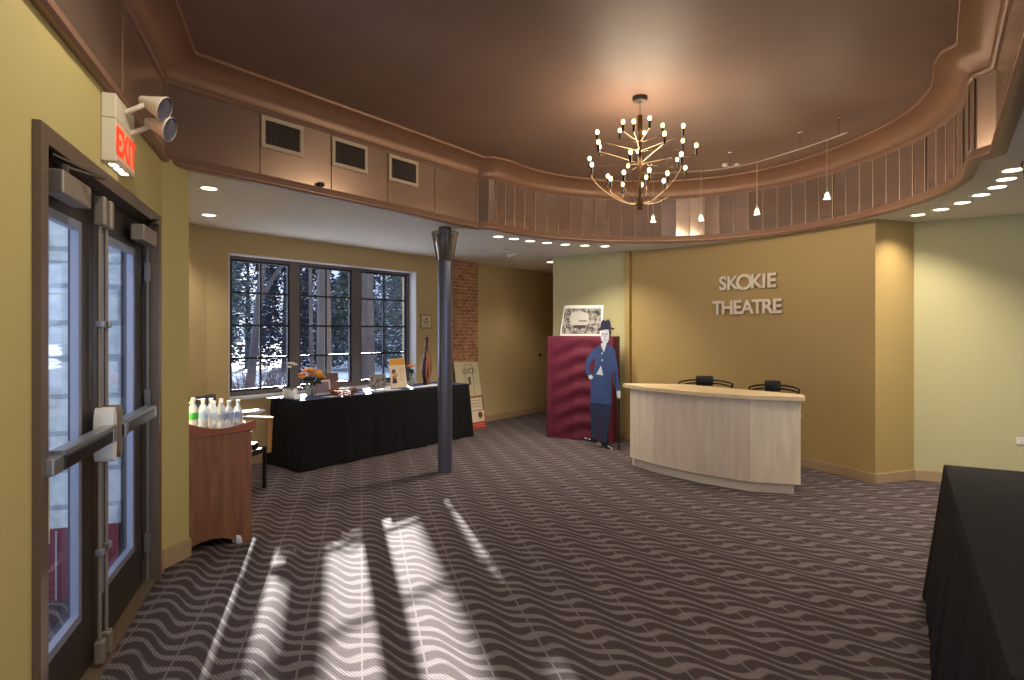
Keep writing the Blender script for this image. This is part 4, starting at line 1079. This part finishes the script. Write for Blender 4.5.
# door viewer on the corridor wall
s_ = wray(539.5); p = wpt(s_)
m = MB(); m.lathe([(0, 0), (.02, 0), (.024, .02), (.016, .045), (0, .05)], (0, 0, 0), 16, Matrix.Rotation(PI/2, 3, 'X')); o = m.build('door_knob', M_black, smooth=True, loc=(p.x, p.y, HC-(355-HOR)/F*p.y)); o.rotation_euler = (0, 0, wang); tag(o, 'small dark knob on the corridor wall', 'knob')
# leaning posters
pA, pB = wray(452), wray(474)
p = wpt((pA+pB)/2, .22)
t = thing('leaning_poster', 'large cream poster leaning on the brick behind the long table', 'poster', (p.x, p.y, 0), wang); t.rotation_euler[0] = -.16
W2 = (pB-pA)*1.08; m = MB(); m.xz([(-W2/2, .0), (W2/2, 0), (W2/2, 1.02), (-W2/2, 1.04)], 0, .006); m.build('board', mat('cream_poster', (206, 194, 160), .6), t)
m = MB(); 
for P in ([(-.02, .62), (.10, .62), (.10, .625), (-.02, .625)],): pass
fx0, fx1, fz0, fz1 = -W2*.10, W2*.22, .5, .98
for c, s in ((((fx0+fx1)/2, -.002, fz1), (fx1-fx0, .002, .006)), ((fx0, -.002, (fz0+fz1)/2), (.006, .002, fz1-fz0)), ((fx1, -.002, (fz0+fz1)/2), (.006, .002, fz1-fz0))): m.box(c, s)
m.build('printed_border', mat('poster_ink', (90, 84, 70), .6), t)
text_mesh('poster_word', 'LUCE', .125, .001, mat('poster_ink', (90, 84, 70), .6), t, ((fx0+fx1)/2, -.003, .84), sx=.9)
m = MB(); m.xz([((fx0+fx1)/2+.03*math.cos(a), .76+.03*math.sin(a)) for a in [2*PI*i/12 for i in range(12)]], -.003, -.001); m.xz([((fx0+fx1)/2-.02, .66), ((fx0+fx1)/2+.02, .66), ((fx0+fx1)/2+.03, .73), ((fx0+fx1)/2-.03, .73)], -.003, -.001); m.build('printed_emblem', mat('poster_ink', (90, 84, 70), .6), t)
p = wpt(wray(465), .34)
t = thing('leaning_poster', 'white and red flyer board leaning at the right end of the long table', 'poster', (p.x, p.y, 0), wang); t.rotation_euler[0] = -.14
m = MB(); m.xz([(-.22, 0), (.12, 0), (.12, .50), (-.22, .50)], 0, .006); m.build('board', mat('flyer_brown', (140, 96, 66), .6), t)
m = MB(); m.xz([(-.2, .28), (.08, .28), (.08, .47), (-.2, .47)], -.002, 0); m.xz([(-.2, .1), (.11, .1), (.11, .27), (-.2, .27)], -.002, 0); m.build('white_area', mat('flyer_white', (214, 200, 176), .6), t)
m = MB(); m.xz([(-.22, 0), (.12, 0), (.12, .10), (-.22, .10)], -.002, 0); m.xz([(.1, .1), (.12, .1), (.12, .2), (.1, .2)], -.003, 0); m.build('red_area', mat('flyer_red', (186, 52, 36), .6), t)
m = MB(); m.xz([(.01+.05*math.cos(a), .2+.05*math.sin(a)) for a in [2*PI*i/16 for i in range(16)]], -.004, -.002); m.build('round_mark', mat('flyer_mark', (110, 60, 36), .6), t)
m = MB(); m.xz([(-.19, .055), (-.12, .055), (-.12, .07), (-.19, .07)], -.004, -.002)
for i in range(3): m.xz([(-.18, .42-i*.045), (.05, .42-i*.045), (.05, .435-i*.045), (-.18, .435-i*.045)], -.004, -.002)
for i in range(2): m.xz([(-.1, .06-i*.035), (.08, .06-i*.035), (.08, .072-i*.035), (-.1, .072-i*.035)], -.004, -.002)
m.build('printed_lines', mat('flyer_lines', (176, 150, 120), .6), t)
# wall outlet on the green wall
gd = (G2-G1).normalized(); kk = (1021.5-512)/F; tt_ = (kk*G1.y-G1.x)/(gd.x-kk*gd.y); p = G1+gd*tt_; gz = HC-(441-HOR)/F*p.y
t = thing('wall_outlet', 'white wall outlet low on the green wall at the right edge', 'outlet', (p.x, p.y, gz), math.atan2(gd.y, gd.x))
m = MB(); m.box((0, -.004, 0), (.075, .008, .07), bev=.002); m.build('cover_plate', M_white, t)
m = MB(); 
for z in (.018, -.018): m.box((-.008, -.009, z), (.003, .002, .012)); m.box((.008, -.009, z), (.003, .002, .012))
m.build('slots', M_black, t)

# ================================================================ OUTSIDE
M_snow = mat('snowy_ground', (205, 212, 226), .9, noise=(1.2, .25, ST1))
mb = MB(); mb.b.faces.new([mb.b.verts.new(p) for p in ((-70, -20, -.13), (70, -20, -.13), (70, 90, -.13), (-70, 90, -.13))]); struct(mb.build('ground', M_snow))
# wall across from the glass doors
M_pale = brickmat('pale_block', (196, 204, 208), (186, 196, 202), (150, 160, 168), 1.2, (PI/2, 0, 0))
opp = thing('side_wall', 'pale block wall with dark red base right outside the glass doors', 'wall', (*dpt(.12, -.16), -.12), math.atan2(-dn.y, -dn.x))
m = MB(); m.box((1.6, -.1, 1.75), (3.2, .2, 3.4)); m.build('block_face', mat('pale_block', (226, 232, 234), .8), opp)
m = MB()
for z in (.95, 1.48, 2.01, 2.54): m.box((1.6, .0, z), (3.2, .004, .012))
for i in range(5): m.box((.35+.62*i, .0, 1.9), (.01, .004, 3.0))
m.build('block_joints', mat('grey_joint', (150, 158, 166), .8), opp)
m = MB(); m.box((1.6, -.06, .255), (3.2, .20, .51)); m.build('red_base', mat('dark_red_base', (104, 34, 52), .7), opp)
m = MB()
for i in range(8): m.box((.3+.4*i, .041, .255), (.008, .003, .5))
m.build('base_joints', mat('grey_joint', (150, 158, 166), .8), opp)
M_side = mat('grey_pavement', (200, 206, 214), .9, noise=(4, .1, ST1))
mb = MB(); mb.prism([dpt(.0, -.16), dpt(6, -.16), dpt(6, -5), dpt(.0, -5)], -.125, -.01); struct(mb.build('pavement', M_side))
# trees, shrubs and a house beyond the window
M_bark = mat('dark_bark', (58, 54, 58), .9, noise=(6, .3, (1, 1, .2)))
def tree(px, dist_, h, r, seed, label, lean=0, depth=5):
    rn = random.Random(seed); p = Vector(((px-512)/F*dist_, dist_))
    t = thing('bare_tree', label, 'tree', (p.x, p.y, -.13), 0, 'trees outside the window')
    m = MB()
    def br(a, d, L, r0, k):
        pts = [a]; dd = d.copy(); n = 3; wb = .02 if k == depth else .18
        for i in range(n): dd = (dd+Vector((rn.uniform(-wb, wb), rn.uniform(-wb, wb), rn.uniform(-.05, .12)))).normalized(); pts.append(pts[-1]+dd*L/n)
        m.tube(pts, [r0*(1-.35*i/n) for i in range(n+1)], 7 if k > 2 else 4, caps=False)
        if k == 0: return
        for j in range(3 if k < 4 else 4):
            a_ = rn.uniform(0, 6.28); e = dd.orthogonal().normalized(); e.rotate(Matrix.Rotation(a_, 3, dd))
            q = (dd*.8+e*rn.uniform(.5, .95)).normalized(); st_ = pts[rn.choice((2, 3))] if k < depth else pts[rn.choice((2, 3, 3))]
            br(st_, q, L*rn.uniform(.6, .8), r0*.55, k-1)
    br(Vector((0, 0, 0)), Vector((lean, 0, 1)).normalized(), h*.4, r, depth)
    m.build('branches', M_bark, t, True); return t
def evergreen(px, dist_, h, w_, seed, label, col):
    rn = random.Random(seed); p = Vector(((px-512)/F*dist_, dist_))
    t = thing('evergreen_tree', label, 'tree', (p.x, p.y, -.13), 0, 'evergreens outside the window')
    m = MB(); m.tube([(0, 0, 0), (0, 0, h*.9)], [.16, .03], 8); m.build('trunk', M_bark, t, True)
    m = MB()
    for i in range(5200):
        z = h*(.06+.94*rn.random()**.9); R = w_*(1-z/h)**.5*(.35+.65*rn.random()); a = rn.uniform(0, 6.28)
        c = Vector((R*math.cos(a), R*math.sin(a), z-.12*R)); d = Vector((math.cos(a+rn.uniform(-.7, .7)), math.sin(a+rn.uniform(-.7, .7)), rn.uniform(-.5, .2))).normalized()*rn.uniform(.08, .17)
        e = Vector((rn.uniform(-1, 1), rn.uniform(-1, 1), rn.uniform(-1, 1))).normalized()*.05
        m.b.faces.new([m.b.verts.new(c+q) for q in (-d, e, d, -e)])
    m.build('needles', mat(col[0], col[1], .8), t)
def shrub(px, dist_, h, w_, seed, label):
    rn = random.Random(seed); p = Vector(((px-512)/F*dist_, dist_)); t = thing('bare_shrub', label, 'shrub', (p.x, p.y, -.13), 0, 'twiggy shrubs outside the window'); m = MB()
    for i in range(70):
        a = rn.uniform(0, 6.28); q = rn.random(); e = Vector((math.cos(a)*w_*q, math.sin(a)*w_*q, h*rn.uniform(.6, 1.05)))
        m.tube([Vector((e.x*.1, e.y*.1, 0)), Vector((e.x*.6, e.y*.6, e.z*.6)), e+Vector((rn.uniform(-.1, .1), rn.uniform(-.1, .1), 0))], [.008, .006, .002], 4, False)
        for j in range(2):
            s_ = e*.7; m.tube([s_, s_+Vector((rn.uniform(-.25, .25), rn.uniform(-.25, .25), rn.uniform(.05, .25)))], [.004, .002], 3, False)
    m.build('twigs', mat('twig_brown', (66, 58, 66), .9), t)
DK = ('dark_needles', (36, 44, 58)); DK2 = ('grey_green_needles', (70, 82, 84))
tree(325, 11.0, 11, .15, 3, 'thick dark tree trunk outside the middle window bay', .0)
tree(312, 13.5, 11, .05, 21, 'slim bare tree outside the mullion between the left and middle bays', .0, 4)
tree(250, 17, 9, .13, 8, 'bare tree outside the left window bay', .1)
tree(367, 15, 14, .22, 12, 'forked bare tree outside the right window bay', .0)
for px, ds, h, w_, sd2, lb, col in ((215, 25, 6.5, 2.2, 1, 'grey-green evergreen farthest left outside the window', DK2), (248, 27, 6.2, 2.0, 2, 'dark evergreen behind the left window bay', DK),
        (285, 24, 5.0, 1.7, 3, 'dark evergreen behind the mullion left of the middle bay', DK), (318, 29, 5.2, 1.9, 4, 'evergreen behind the thick trunk outside the middle bay', DK),
        (352, 25, 4.6, 1.6, 5, 'grey-green evergreen right of the thick trunk', DK2), (384, 27, 6.4, 2.0, 6, 'dark evergreen behind the right window bay', DK), (412, 24, 6.0, 1.8, 7, 'evergreen at the right jamb of the window', DK2)):
    evergreen(px, ds, h, w_, sd2, lb, col)
shrub(245, 10.5, 1.0, .8, 1, 'bare twiggy shrub outside the left window bay')
shrub(275, 11.2, 1.1, .8, 2, 'bare twiggy shrub beside the trunk outside')
shrub(300, 11.8, 1.0, .6, 3, 'bare twiggy shrub in front of the dark trunk outside')
hs = thing('distant_house', 'pale house across the snow outside the window', 'house', (-9.5, 40, -.13), .3)
m = MB(); m.box((0, 0, 2.4), (9, 6, 4.8)); m.build('house_wall', mat('pale_siding', (176, 184, 200), .8), hs)
m = MB(); m.prism([(-4.8, 4.8), (4.8, 4.8), (0, 7.4)], -3.3, 3.3, lambda v: Vector((v.x, v.z, v.y))); m.build('roof', mat('snowy_roof', (196, 204, 216), .8), hs)
for x in (-2.8, 0, 2.8):
    m = MB(); m.box((x, -3.02, 2.6), (1.2, .08, 1.5)); f_ = m.build('house_window', mat('dark_pane', (60, 70, 96), .3), hs)
